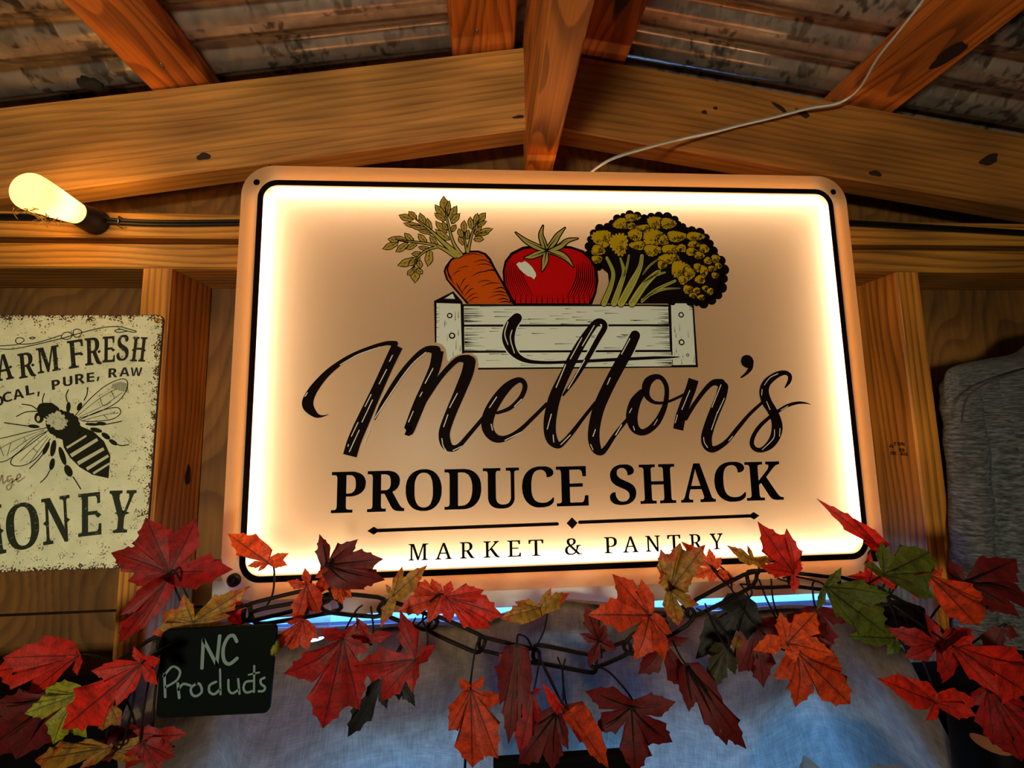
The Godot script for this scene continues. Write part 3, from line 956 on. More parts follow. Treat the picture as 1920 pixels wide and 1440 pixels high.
func print_tomato(o: Node3D):
	var st := ink_begin()
	ink_poly(st, v2([[-84.3,142.2],[-80.9,158.4],[-71.3,171.5],[-53.8,180.6],[-34,183.2],[-18.3,180.1],[-2.3,183.5],[17.6,182],[36.6,175.6],[49,164.1],[56.3,147],[57.2,129],[53.3,110.4],[46.3,93.5],[-69.5,93.5],[-77.8,108.6],[-83,124.6]]), INK, 0.0009)
	ink_poly(st, v2([[-81.1,142.3],[-77.8,156.8],[-68.2,168.2],[-52.3,176.5],[-33.3,179.1],[-18.4,176],[-1.6,179.4],[17.5,177.9],[33.3,172.3],[44.9,161.7],[52.3,146.1],[53.2,129],[49.3,110.4],[41.6,95.1],[-64.9,95.1],[-73.9,109.4],[-79.9,124.6]]), Color(0.55, 0.004, 0.004), 0.0010)
	for h in [[[-74.1,95.9,1.7],[-72.2,111,0.39]],
		[[-66.4,95.9,1.7],[-64.6,110.5,0.39]],
		[[-58.7,95.9,1.71],[-57.1,110,0.39]],
		[[-50.9,95.9,1.71],[-49.6,109.5,0.39]],
		[[-43.1,95.9,1.71],[-42,108.9,0.39]],
		[[-35.3,95.9,1.71],[-34.5,108.4,0.39]],
		[[-27.5,95.9,1.72],[-26.9,107.9,0.39]],
		[[-19.7,95.9,1.72],[-19.3,107.4,0.39]],
		[[-11.9,95.9,1.72],[-11.7,107.4,0.39]],
		[[-4.1,95.9,1.73],[-4.1,107.9,0.39]],
		[[3.8,95.9,1.73],[3.6,108.5,0.39]],
		[[11.6,95.9,1.73],[11.2,109,0.39]],
		[[19.5,95.9,1.73],[18.9,109.6,0.39]],
		[[27.4,95.9,1.74],[26.6,110.1,0.4]],
		[[35.3,95.9,1.74],[34.3,110.6,0.4]],
		[[43.2,95.9,1.74],[42,111.2,0.4]],
		[[-76.1,161.7,0.47],[-78.9,134.2,1.17],[-72.4,105.5,0.62]],
		[[-73.8,160.9,0.47],[-76.1,134.2,1.17],[-68.9,105.5,0.62]],
		[[-71.5,160.1,0.47],[-73.3,134.2,1.17],[-65.3,105.5,0.62]],
		[[-69.1,159.3,0.47],[-70.5,134.3,1.17],[-61.7,105.5,0.62]],
		[[-66.8,158.5,0.47],[-67.7,134.3,1.17],[-58.2,105.5,0.62]],
		[[-64.5,157.7,0.47],[-64.9,134.3,1.17],[-54.6,105.5,0.62]],
		[[-62.1,156.9,0.47],[-62.1,134.3,1.17],[-51,105.5,0.62]],
		[[-59.8,156.1,0.47],[-59.3,134.3,1.17],[-47.4,105.5,0.62]],
		[[-57.5,155.3,0.47],[-56.5,134.3,1.17],[-43.8,105.5,0.62]],
		[[-55.1,154.5,0.47],[-53.7,134.3,1.17],[-40.2,105.5,0.62]],
		[[49.1,165.8,0.48],[51.7,130.6,1.76],[42.7,102.3,0.71]],
		[[46.5,164.6,0.48],[48.5,130.6,1.75],[38.9,102.3,0.71]],
		[[43.9,163.5,0.48],[45.3,130.6,1.75],[35.1,102.3,0.71]],
		[[41.3,162.3,0.48],[42.1,130.6,1.75],[31.3,102.3,0.71]],
		[[38.7,161.1,0.48],[39,130.6,1.75],[27.5,102.3,0.71]],
		[[36,160,0.48],[35.8,130.6,1.75],[23.7,102.3,0.71]],
		[[33.5,158.8,0.48],[32.6,130.6,1.75],[19.9,102.3,0.71]],
		[[30.9,157.6,0.48],[29.4,130.6,1.75],[16.1,102.3,0.71]],
		[[28.3,156.5,0.48],[26.2,130.6,1.75],[12.3,102.3,0.71]],
		[[25.7,155.3,0.48],[23.1,130.6,1.75],[8.5,102.3,0.71]]]:
		ink_stroke(st, h, INK, 0.0011, 0.0, 5)
	ink_poly(st, v2([[-63.8,153.7],[-59.8,156.9],[-55.9,156.1],[-51.1,158.6],[-46.5,155.4],[-40.3,148.9],[-35.8,140.8],[-35.2,136],[-38.4,131.1],[-42.2,134.4],[-47.7,136],[-54.6,141.6],[-59.2,146.4]]), CREAM, 0.0012)
	for s in [[[-19.2,175.1,6.34],[-34.1,180.8,8.7],[-49.7,189.7,6.32],[-63.7,201.9,1.58]],
		[[-19.2,175.1,6.34],[-23.6,187.4,8.73],[-26.5,199.8,6.36],[-23,213.1,1.59]],
		[[-18.4,175.1,5.55],[-8.5,186.7,8.76],[-1,198.4,7.19],[9.7,210.1,1.6]],
		[[-17.6,175.2,5.55],[0,180.2,7.97],[13.1,190.2,6.4],[28.4,193.7,1.61]],
		[[-19.2,173.5,4.76],[-32,169.3,8.69],[-42.3,165.2,7.09],[-51.8,163.5,1.57]],
		[[-19.2,173.5,4.76],[-21.1,162,9.49],[-22.9,153.1,7.1],[-26.3,143.3,1.57]],
		[[-17.6,173.5,4.76],[-1.9,170.4,8.74],[10.6,163.1,7.16],[20.6,150.1,1.59]]]:
		ink_stroke(st, s, INK, 0.0013, 2.2, 6)
	for s in [[[-19.2,175.1,6.34],[-34.1,180.8,8.7],[-49.7,189.7,6.32],[-63.7,201.9,1.58]],
		[[-19.2,175.1,6.34],[-23.6,187.4,8.73],[-26.5,199.8,6.36],[-23,213.1,1.59]],
		[[-18.4,175.1,5.55],[-8.5,186.7,8.76],[-1,198.4,7.19],[9.7,210.1,1.6]],
		[[-17.6,175.2,5.55],[0,180.2,7.97],[13.1,190.2,6.4],[28.4,193.7,1.61]],
		[[-19.2,173.5,4.76],[-32,169.3,8.69],[-42.3,165.2,7.09],[-51.8,163.5,1.57]],
		[[-19.2,173.5,4.76],[-21.1,162,9.49],[-22.9,153.1,7.1],[-26.3,143.3,1.57]],
		[[-17.6,173.5,4.76],[-1.9,170.4,8.74],[10.6,163.1,7.16],[20.6,150.1,1.59]]]:
		ink_stroke(st, s, Color(0.44, 0.35, 0.085), 0.0014, -1.3, 6)
		ink_line(st, Vector2(s[0][0], s[0][1]) * 0.001, Vector2(s[2][0], s[2][1]) * 0.001, 2.2, 0.4, INK, 0.0015)
	put("tomato_print", done(st), M.ink, o)

func print_broccoli(o: Node3D):
	var st := ink_begin()
	var sil := v2([[45.7,188.1],[49.8,197.4],[56.2,206.9],[68.6,212.5],[79.3,213.4],[84.3,222.9],[95.3,228.6],[103.1,231.9],[115.5,233.6],[126,228.2],[136.7,226.7],[147.8,231.7],[160.2,230.2],[174.1,228.8],[183,222.6],[185.8,216.2],[194.9,213.2],[197.7,208.4],[210.2,208.6],[222.3,202.3],[227.9,192.9],[233.5,183.4],[235.6,169.3],[243.3,167.8],[248.6,155.2],[249.8,139.6],[245,127.2],[242.3,111.7],[232.5,104],[221.1,96.3],[207.1,93.3],[199.7,96.3],[187.6,99.4],[170.9,99.4],[163,94.5],[57.7,94.5],[68.1,111.4],[72.5,126.7],[71.6,140.4],[62.9,148],[52.6,152.6],[45.4,161.8],[44.4,175.6]])
	ink_poly(st, sil, INK, 0.0009)
	for i in sil.size():
		var a := sil[i]
		var b := sil[(i + 1) % sil.size()]
		if a.y < 0.150 and b.y < 0.150 and (a.x < 0.16): continue
		if absf(a.y - b.y) < 0.001 and a.y < 0.14: continue
		ink_disc(st, (a + b) / 2, minf(a.distance_to(b) * 0.55, 0.011), INK, 0.0009)
	for s in [[[63.7,94.8,8.34],[75.2,120.6,6.6],[79.5,142,5.73],[71.1,164.2,4.53]],
		[[78.6,94.8,8.97],[88.8,120.6,7.82],[95.8,142,6.05],[91.5,163.6,3.34]],
		[[89.1,94.8,10.48],[107.1,125.2,10.88],[120.4,149.9,7],[124.4,167.7,5.5]],
		[[105.6,94.8,10.52],[125.1,122.2,10],[144.3,140.7,7.02],[150.6,144.6,3.06]],
		[[95.5,135.9,3.62],[100.8,151.3,3.64],[104.6,168.3,3.04]],
		[[120.8,97.8,3.92],[141.3,114.6,4.86],[172.7,129.3,3.98]],
		[[120.9,100.9,2.41],[150.5,115.4,3.95],[179.6,118,1.53]],
		[[124.4,139.1,1.82],[134.2,151.5,3.05],[147,161.6,2.15]],
		[[123.8,126.8,2.73],[142.6,137.6,4.57],[158.2,142.3,2.75]]]:
		ink_stroke(st, s, INK, 0.0010, 2.2, 6)
	for s in [[[63.7,94.8,8.34],[75.2,120.6,6.6],[79.5,142,5.73],[71.1,164.2,4.53]],
		[[78.6,94.8,8.97],[88.8,120.6,7.82],[95.8,142,6.05],[91.5,163.6,3.34]],
		[[89.1,94.8,10.48],[107.1,125.2,10.88],[120.4,149.9,7],[124.4,167.7,5.5]],
		[[105.6,94.8,10.52],[125.1,122.2,10],[144.3,140.7,7.02],[150.6,144.6,3.06]],
		[[95.5,135.9,3.62],[100.8,151.3,3.64],[104.6,168.3,3.04]],
		[[120.8,97.8,3.92],[141.3,114.6,4.86],[172.7,129.3,3.98]],
		[[120.9,100.9,2.41],[150.5,115.4,3.95],[179.6,118,1.53]],
		[[124.4,139.1,1.82],[134.2,151.5,3.05],[147,161.6,2.15]],
		[[123.8,126.8,2.73],[142.6,137.6,4.57],[158.2,142.3,2.75]]]:
		ink_stroke(st, s, Color(0.46, 0.42, 0.075), 0.0011, -0.2, 6)
	for s in [[[63.7,94.8,8.34],[75.2,120.6,6.6],[79.5,142,5.73],[71.1,164.2,4.53]],
		[[78.6,94.8,8.97],[88.8,120.6,7.82],[95.8,142,6.05],[91.5,163.6,3.34]],
		[[89.1,94.8,10.48],[107.1,125.2,10.88],[120.4,149.9,7],[124.4,167.7,5.5]],
		[[105.6,94.8,10.52],[125.1,122.2,10],[144.3,140.7,7.02],[150.6,144.6,3.06]],
		[[95.5,135.9,3.62],[100.8,151.3,3.64],[104.6,168.3,3.04]],
		[[120.8,97.8,3.92],[141.3,114.6,4.86],[172.7,129.3,3.98]],
		[[120.9,100.9,2.41],[150.5,115.4,3.95],[179.6,118,1.53]],
		[[124.4,139.1,1.82],[134.2,151.5,3.05],[147,161.6,2.15]],
		[[123.8,126.8,2.73],[142.6,137.6,4.57],[158.2,142.3,2.75]]]:
		for k in [-0.22, 0.2]:
			var path := []
			for q in s: path.append([q[0] + q[2] * k, q[1] + q[2] * k * 0.3, 0.5])
			ink_stroke(st, path, INK, 0.0012, 0.0, 5)
	var rng := RandomNumberGenerator.new()
	rng.seed = 9
	var level := 0.0012
	for b in [[[64.8,194.5,13.65],[64.8,194.5,12.13]],
		[[90.3,186.1,12.94],[90.3,186.1,15.98]],
		[[58,175.7,9.36],[58,175.7,7.25]],
		[[55.9,161.8,6.92],[55.9,161.8,5.72]],
		[[96.3,217.5,12.25],[96.3,217.5,7.66]],
		[[112.9,227.7,10.78],[112.9,227.7,5.23]],
		[[110.2,214.6,6.14],[110.2,214.6,5.22]],
		[[128.9,210,11.39],[128.9,210,6.16]],
		[[148,220.2,11.61],[148,220.2,8.98]],
		[[167.3,218.9,10.87],[167.3,218.9,7.77]],
		[[116.1,200.5,9.81],[116.1,200.5,8.89]],
		[[119.1,184,11.32],[119.1,184,6.12]],
		[[144.4,196.8,16.18],[144.4,196.8,12.02]],
		[[140.9,176.4,11.97],[140.9,176.4,7.98]],
		[[158.7,192.2,6.79],[158.7,192.2,7.72]],
		[[179.2,198.7,13.34],[179.2,198.7,7.76]],
		[[208,199,12.48],[208,199,5.93]],
		[[167.9,176.6,10.8],[167.9,176.6,8.64]],
		[[166.3,163.3,15.38],[166.3,163.3,8]],
		[[185.4,179.9,7.12],[185.4,179.9,5.57]],
		[[154.2,153.9,6.44],[154.2,153.9,5.82]],
		[[182.2,147.1,13.54],[182.2,147.1,12.31]],
		[[194.9,140.9,7.71],[194.9,140.9,9.25]],
		[[185,130.8,6.76],[185,130.8,6.14]],
		[[205.6,186.4,9.03],[205.6,186.4,4.36]],
		[[201.7,174.5,8.69],[201.7,174.5,5.59]],
		[[220.7,179.4,6.86],[220.7,179.4,6.24]],
		[[212.2,169.1,7.15],[212.2,169.1,5.28]],
		[[208.7,150.3,5.26],[208.7,150.3,6.19]],
		[[217.5,144.1,5.58],[217.5,144.1,8.67]],
		[[211.3,131.7,7.1],[211.3,131.7,5.87]],
		[[231,148.1,5.9],[231,148.1,4.35]],
		[[237.5,163.8,5.93],[237.5,163.8,5.93]],
		[[240.7,152.8,4.99],[240.7,152.8,4.36]],
		[[234.9,138,5.28],[234.9,138,4.04]],
		[[224.9,160.6,5.29],[224.9,160.6,4.98]],
		[[191.8,116.2,7.05],[191.8,116.2,5.83]],
		[[204.7,114.7,5.23],[204.7,114.7,4]],
		[[218,117.8,4.01],[218,117.8,4.01]],
		[[198.8,107,5.21],[198.8,107,3.68]],
		[[210.9,104,5.22],[210.9,104,3.69]],
		[[225.4,113.2,4.63],[225.4,113.2,4.63]]]:
		var c := Vector2(b[0][0], b[0][1]) * 0.001
		var rx: float = b[0][2] * 0.001
		var ry: float = b[1][2] * 0.001
		level += 0.000004
		var lobes := 5 + int(rx * 900)
		var ph := rng.randf() * TAU
		for pass_ in 2:
			var poly := PackedVector2Array()
			for i in 64:
				var a := TAU * i / 64.0
				var k := 0.74 + 0.26 * pow(absf(sin(a * lobes * 0.5 + ph)), 0.7) + 0.10 * sin(a * 3.0 + ph)
				if pass_ == 0: poly.append(c + Vector2(cos(a) * (rx * k * 1.16 + 0.0012), sin(a) * (ry * k * 1.16 + 0.0012)))
				else: poly.append(c + Vector2(cos(a) * rx * k * 1.16, sin(a) * ry * k * 1.16))
			ink_poly(st, poly, INK if pass_ == 0 else Color(0.55, 0.34, 0.010), level + (0.0 if pass_ == 0 else 0.000002))
		for i in int(7 + rx * 1500):
			var a := rng.randf_range(-2.6, 0.7)
			var rr := rng.randf_range(0.25, 1.0)
			var p := c + Vector2(cos(a) * rx, sin(a) * ry) * rr
			var t := rng.randf() * TAU
			var s := rng.randf_range(0.0009, 0.0022)
			var curl := []
			for q in 5:
				var an := t + q * 0.75
				curl.append([(p.x + cos(an) * s) * 1000, (p.y + sin(an) * s) * 1000, 0.95 - 0.1 * q])
			ink_stroke(st, curl, INK, 0.0014, 0.0, 2)
	put("broccoli_print", done(st), M.ink, o)

func print_script(o: Node3D):
	var halo := ink_begin()
	var st := ink_begin()
	var hi := ink_begin()
	var n := 0
	for s in [[[-325.3,-61.2,0.63],[-334.7,-63.4,3.17],[-343.5,-60.5,8.22],[-353.2,-47.3,15.18],[-349.2,-31.9,13.33],[-337.8,-14.8,10.53],[-322.3,1.5,8.35],[-298.5,18.5,6.15],[-272.8,30.1,5.55],[-250,37,5.91],[-236.5,36.6,8.23]],
		[[-233.5,33.2,16.12],[-246.3,5,15.02],[-261.9,-31.4,15.52],[-277.3,-67.2,17.93],[-289.5,-96.9,18.74],[-295.3,-117.5,18.64]],
		[[-262.9,-68.3,2.57],[-252,-44.7,5.49],[-229.8,-8.6,6.86],[-207,18.4,7.42],[-192.2,28.2,8.95],[-179.8,26.7,13.62]],
		[[-176.9,26.4,16.29],[-181.4,2.7,15.54],[-192,-24,15.76],[-203.3,-50.4,16.3],[-215.2,-81.3,14.88],[-217.3,-85.3,14.54]],
		[[-203.2,-60.3,3.25],[-182.1,-23.3,6.91],[-165.6,-1.7,7.29],[-149,13.4,8.34],[-135.6,13.3,14.05]],
		[[-132.3,10.4,16.73],[-136.6,-7.9,16.66],[-147.5,-34.6,15.71],[-160.8,-65.9,15.09],[-168.1,-88.7,15.49],[-165.7,-104.2,14.64],[-157.6,-110.4,9.77],[-147.8,-107,6.85],[-134.6,-92.6,5.91],[-116.3,-71.6,5.62],[-108,-61.8,5.97]],
		[[-94.7,-62.8,4.32],[-77.1,-56.4,5.68],[-61.7,-42.4,6.72],[-55,-27.4,7.09],[-57.9,-18.4,7.09],[-66.3,-17.4,8.77],[-79.9,-26.2,12.43],[-95.3,-44.5,15.35],[-106.3,-65.1,16.92],[-108.7,-81.6,16.2],[-102.5,-94,13.54],[-92.7,-99.1,10.25],[-79.4,-96.6,6.96],[-62.6,-86.5,6],[-43.8,-69.5,5.37],[-24.9,-51.4,5.07]],
		[[-0.7,-39.1,3.06],[15.3,-18,6.17],[33.5,9.3,6.92],[52.1,40.4,7.68],[63,58.8,8.07],[60.2,67.1,7.73],[51.3,65.9,10.17],[38.5,51,11.86],[20.2,23.2,14.18],[1.8,-11,14.72],[-12.7,-41.4,16.98],[-20,-69.9,17.88],[-21.2,-89.8,17.14],[-17.8,-102.3,15.43],[-9.6,-109,9.73],[-1.1,-103.9,7.07],[12.9,-88.8,6.09],[27.1,-71.5,5.11],[45,-50.7,4.8]],
		[[107.7,46.8,14.84],[97,26.2,16.16],[81.8,1.9,17.09],[64.9,-27.1,16.94],[49.9,-57.5,16.8],[42.3,-84.3,16.69],[40.9,-102.6,16.63],[44.1,-115.1,14.57],[50.7,-119.7,9.83],[57.7,-114.5,7.14],[68.6,-99.8,6.15],[79.5,-86.6,5.49],[93.1,-71.7,4.83]],
		[[-64.3,73.1,14.4],[-73,61.9,17.08],[-77.4,44.6,18.04],[-73.6,29.1,14.27],[-64,17,8.83],[-48.8,10,5.78],[-25,7.9,4.61],[2.4,8.3,4.3],[37,9.6,4.5],[75.3,11.3,4.88],[106.8,12.5,4.56],[135.1,13.6,4.24],[159.9,14,2.84],[171.5,14.4,1.25]],
		[[112.9,-37.2,10.45],[103.3,-49.8,15.61],[98.1,-64.1,17.18],[96.9,-75.2,16.49],[100.6,-87.5,13.24],[110,-93.5,9.37],[121.5,-89.8,9.4],[133.5,-79,9.77],[142.2,-64.8,8.5],[147.3,-52.1,7.54],[150,-37.7,6.91],[149.3,-26.3,6.92],[143.6,-16.6,6.93],[134.7,-14.3,8.24],[124,-20.4,12.15],[119.5,-30.8,12.12],[120.8,-42.1,8.5],[128.6,-50.2,5.56],[139.9,-52.3,4.26],[153.2,-49.8,3.94],[165,-45.1,3.96],[176.9,-39.6,3.64]],
		[[190.9,-18.7,15.31],[185.6,-33.3,15.26],[176,-54.1,15.17],[168.2,-73.2,15.1],[163.5,-90.6,15.04]],
		[[176.2,-76.5,3.28],[183.7,-63,5.94],[196.4,-46.3,5.97],[210.8,-30.3,7],[221.3,-23.5,8.7],[231.6,-24.9,13.41]],
		[[234.6,-29.8,15.41],[229.7,-45.2,15.86],[220,-64.4,15.77],[210.3,-85.1,15.69],[204.4,-102.4,16.11],[205.3,-113.5,14.77],[211.1,-119.2,10.18],[221.2,-117,7.57],[235.1,-107.8,6.61],[251.3,-90.6,5.99],[271.3,-70.1,5.03],[293,-52.6,4.39]],
		[[328.3,-32.1,2.05],[335,-23.6,5.47],[337.1,-15.7,6.51],[332.1,-10.7,6.51],[323.8,-11.1,7.87],[313.2,-15.5,9.89],[300.8,-25.2,12.23],[295.6,-37.9,14.56],[298.4,-52.7,15.54],[305.4,-65.8,14.85],[310.1,-78.8,15.51],[310.7,-91.7,16.49],[305.2,-106,14.41],[295.9,-116.3,11.36],[283.7,-122.1,6.99],[274.3,-119.7,6.65],[270.9,-111.7,6.65],[275,-100.6,6],[284.9,-88,5.69],[299.4,-76.2,5.05],[313.7,-67.2,5.07],[329.7,-58.8,4.75],[345.4,-55,4.09],[357.3,-55.5,2.39],[364.8,-57.7,0.68]],
		[[273.7,7.1,19.71],[274.2,6.4,19.03]],
		[[279.6,6.7,7.82],[277.9,-2.4,6.79],[272,-9.8,4.74],[262.7,-16.6,2.36]]]:
		var square: bool = n in [1, 3, 11]
		if n in [7, 8, 9]:
			var up := []
			for q in s:
				if q[1] > 7.0: up.append(q)
			ink_stroke(halo, up if n != 7 else s.slice(2, 6), CREAM, 0.0016, 3.4, 8)
		ink_stroke(st, s, INK, 0.0018 + 0.00002 * n, 0.0, 10, square)
		n += 1
	for s in [[[-239.9,20,1.48],[-243.9,11.7,1.47]],
		[[-247.8,-0,1.47],[-257.6,-19.9,1.46]],
		[[-268.3,-34.6,1.45],[-276.1,-50.9,1.45]],
		[[-266.3,-42.1,1.45],[-279.7,-72.1,1.44]],
		[[-285.2,-72.8,1.44],[-293.6,-91.2,1.43]],
		[[-283.4,-83.3,1.43],[-295.8,-112,1.42]],
		[[-354,-31,1.43],[-357,-35.9,1.43]],
		[[-359.5,-52.9,1.42],[-357,-58.6,1.42],[-352.1,-61.9,1.42]],
		[[-193.8,23.9,1.49],[-213.5,6.4,1.48],[-236.1,-25.1,1.46],[-262.9,-67.5,1.44]],
		[[-183.8,1,1.49],[-194.5,-19.8,1.48]],
		[[-198.5,-32.2,1.47],[-201.7,-38,1.47]],
		[[-210.6,-58.5,1.46],[-216.9,-73.1,1.46]],
		[[-150,-34.6,1.49],[-160.7,-54.3,1.48]],
		[[-163.2,-64.2,1.48],[-168.9,-80.5,1.47]],
		[[-171.4,-96.8,1.46],[-169.8,-106.6,1.46],[-165.7,-113.1,1.46]],
		[[-156,-113.3,1.46],[-144.5,-107.9,1.47]],
		[[-268.3,-81.2,1.44],[-275.9,-101.2,1.43]],
		[[-297.3,-102.3,1.43],[-297.8,-104.7,1.42]],
		[[-311.2,7.2,1.45],[-285.6,22.1,1.46],[-256.5,32,1.47]],
		[[-95.2,-40.3,1.5],[-105.4,-55.2,1.5]],
		[[-103.2,-78.4,1.49],[-101.6,-86.7,1.49]],
		[[-84.5,-100.9,1.49],[-61,-89.9,1.5]],
		[[28.7,43.2,1.56],[11.2,12.9,1.55]],
		[[47.7,61.5,1.57],[29.1,31.8,1.56]],
		[[4,4.4,1.55],[-10.6,-27.9,1.53]],
		[[-18.5,-65.7,1.52],[-24.9,-86.4,1.51]],
		[[-16.8,-94.8,1.51],[-16.2,-104.8,1.51]],
		[[-6.2,-108.3,1.51],[7.6,-95.3,1.52]],
		[[99.5,41.9,1.59],[86.1,19.3,1.58]],
		[[68,-15.2,1.56],[63.3,-24.6,1.56]],
		[[43.5,-88.5,1.53],[39.7,-97.6,1.53]],
		[[35.9,-109.1,1.52],[39,-116.6,1.52]],
		[[81.4,-82.5,1.55],[72.2,-96.5,1.54]],
		[[-77.5,67.2,1.54],[-82.4,49.8,1.53],[-78.1,34.3,1.53]],
		[[-71.8,55,1.54],[-74.5,42.9,1.53],[-69,22.2,1.53]],
		[[-60.1,-44.1,1.51],[-70.3,-54,1.51]],
		[[31.8,11,1.56],[6.4,-29.8,1.54]],
		[[183.9,-34.9,1.33],[170.6,-62,1.32]],
		[[163.5,-69.9,1.31],[159.5,-81,1.31]],
		[[231.1,-27.3,1.34],[215.4,-59.5,1.33]],
		[[223.2,-66.1,1.33],[212.3,-91.5,1.32]],
		[[200,-102.4,1.31],[200.6,-109.5,1.31],[204.8,-116.7,1.31]],
		[[234.6,-46.9,1.34],[223.1,-67.7,1.33]],
		[[318.6,-11.9,1.37],[306.2,-17.5,1.36],[296.8,-28.1,1.36]],
		[[292.8,-34.6,1.35],[291.3,-42.8,1.35]],
		[[298.1,-52.6,1.35],[302.1,-64.1,1.35]],
		[[306.3,-93.2,1.34],[303.5,-106,1.34],[285.5,-121.5,1.33]],
		[[314.9,-91.7,1.35],[313,-102.9,1.34]],
		[[329.7,-59.6,1.36],[319,-65.2,1.35]],
		[[97.2,-59.3,1.3],[93.6,-65.6,1.3]],
		[[98.3,-84.7,1.29],[99.7,-90.2,1.29]],
		[[133.7,-75.8,1.3],[128.4,-83.6,1.3]],
		[[243,-101.6,1.33],[236.7,-107.8,1.32]]]:
		ink_stroke(hi, s, Color(0.78, 0.72, 0.62), 0.0023, -0.1, 5)
	put("script_halo", done(halo), M.ink, o)
	put("script_lettering", done(st), M.ink, o)
	put("script_highlight", done(hi), M.ink, o)

func print_serif(o: Node3D):
	var st := ink_begin()
	var bold := sys_font("Droid Serif", true)
	var thin := sys_font("Droid Serif", false)
	for l in [["P",-296.2,-192.9,45.2,54.1],["R",-246.7,-192.9,49.3,54.1],["O",-196.1,-193.6,48.5,55.7],["D",-143,-192.9,50.1,54.1],["U",-90.6,-193.6,50,54.9],["C",-39.7,-193.6,44.2,55.7],["E",8.3,-192.9,44.7,54.1],["S",79.7,-193.6,37.8,55.7],["H",129.6,-192.9,51.2,54.1],["A",187.6,-192.9,50.4,54.1],["C",235.1,-193.6,45.3,55.7],["K",285.7,-192.9,54.4,54.1]]: ink_glyph(st, l[0], Vector2(l[1], l[2]) * 0.001, l[3] * 0.001, l[4] * 0.001, 0.0, bold, 0.0004)
	put("shop_lettering", done(st), M.ink_black, o)
	st = ink_begin()
	for l in [["M",-202.8,-257.6,25.5,21.4],["A",-169.2,-257.6,22.4,21.4],["R",-137.6,-257.6,19.5,21.4],["K",-104.6,-257.6,21.7,21.4],["E",-74.2,-257.6,18.1,21.4],["T",-44.3,-257.6,19.9,21.4],["&",7.2,-258,23.2,22],["P",59,-257.6,17.5,21.4],["A",87.1,-257.6,21.8,21.4],["N",118.6,-257.6,20.6,21.4],["T",148.6,-257.6,18.2,21.4],["R",180,-257.6,18,21.4],["Y",209.7,-257.6,18.4,21.4]]:
		for dx in [-0.22, 0.22]: ink_glyph(st, l[0], Vector2(l[1] + dx, l[2]) * 0.001, l[3] * 0.001, l[4] * 0.001, 0.0, thin, 0.0004 + dx * 0.00002)
	put("market_lettering", done(st), M.ink_black, o)
	st = ink_begin()
	ink_line(st, Vector2(-0.262, -0.2173), Vector2(-0.0142, -0.2162), 4.6, 4.6, INK, 0.0004)
	ink_line(st, Vector2(0.0170, -0.2150), Vector2(0.266, -0.2138), 4.6, 4.6, INK, 0.0004)
	for q in [[Vector2(0.0064, -0.2158), 0.0078, 0.0078], [Vector2(-0.262, -0.2173), 0.0085, 0.0052], [Vector2(0.2665, -0.2138), 0.0085, 0.0052]]:
		var c: Vector2 = q[0]
		ink_poly(st, PackedVector2Array([c + Vector2(q[1], 0), c + Vector2(0, q[2]), c - Vector2(q[1], 0), c - Vector2(0, q[2])]), INK, 0.0005)
	put("divider_arrows", done(st), M.ink, o)

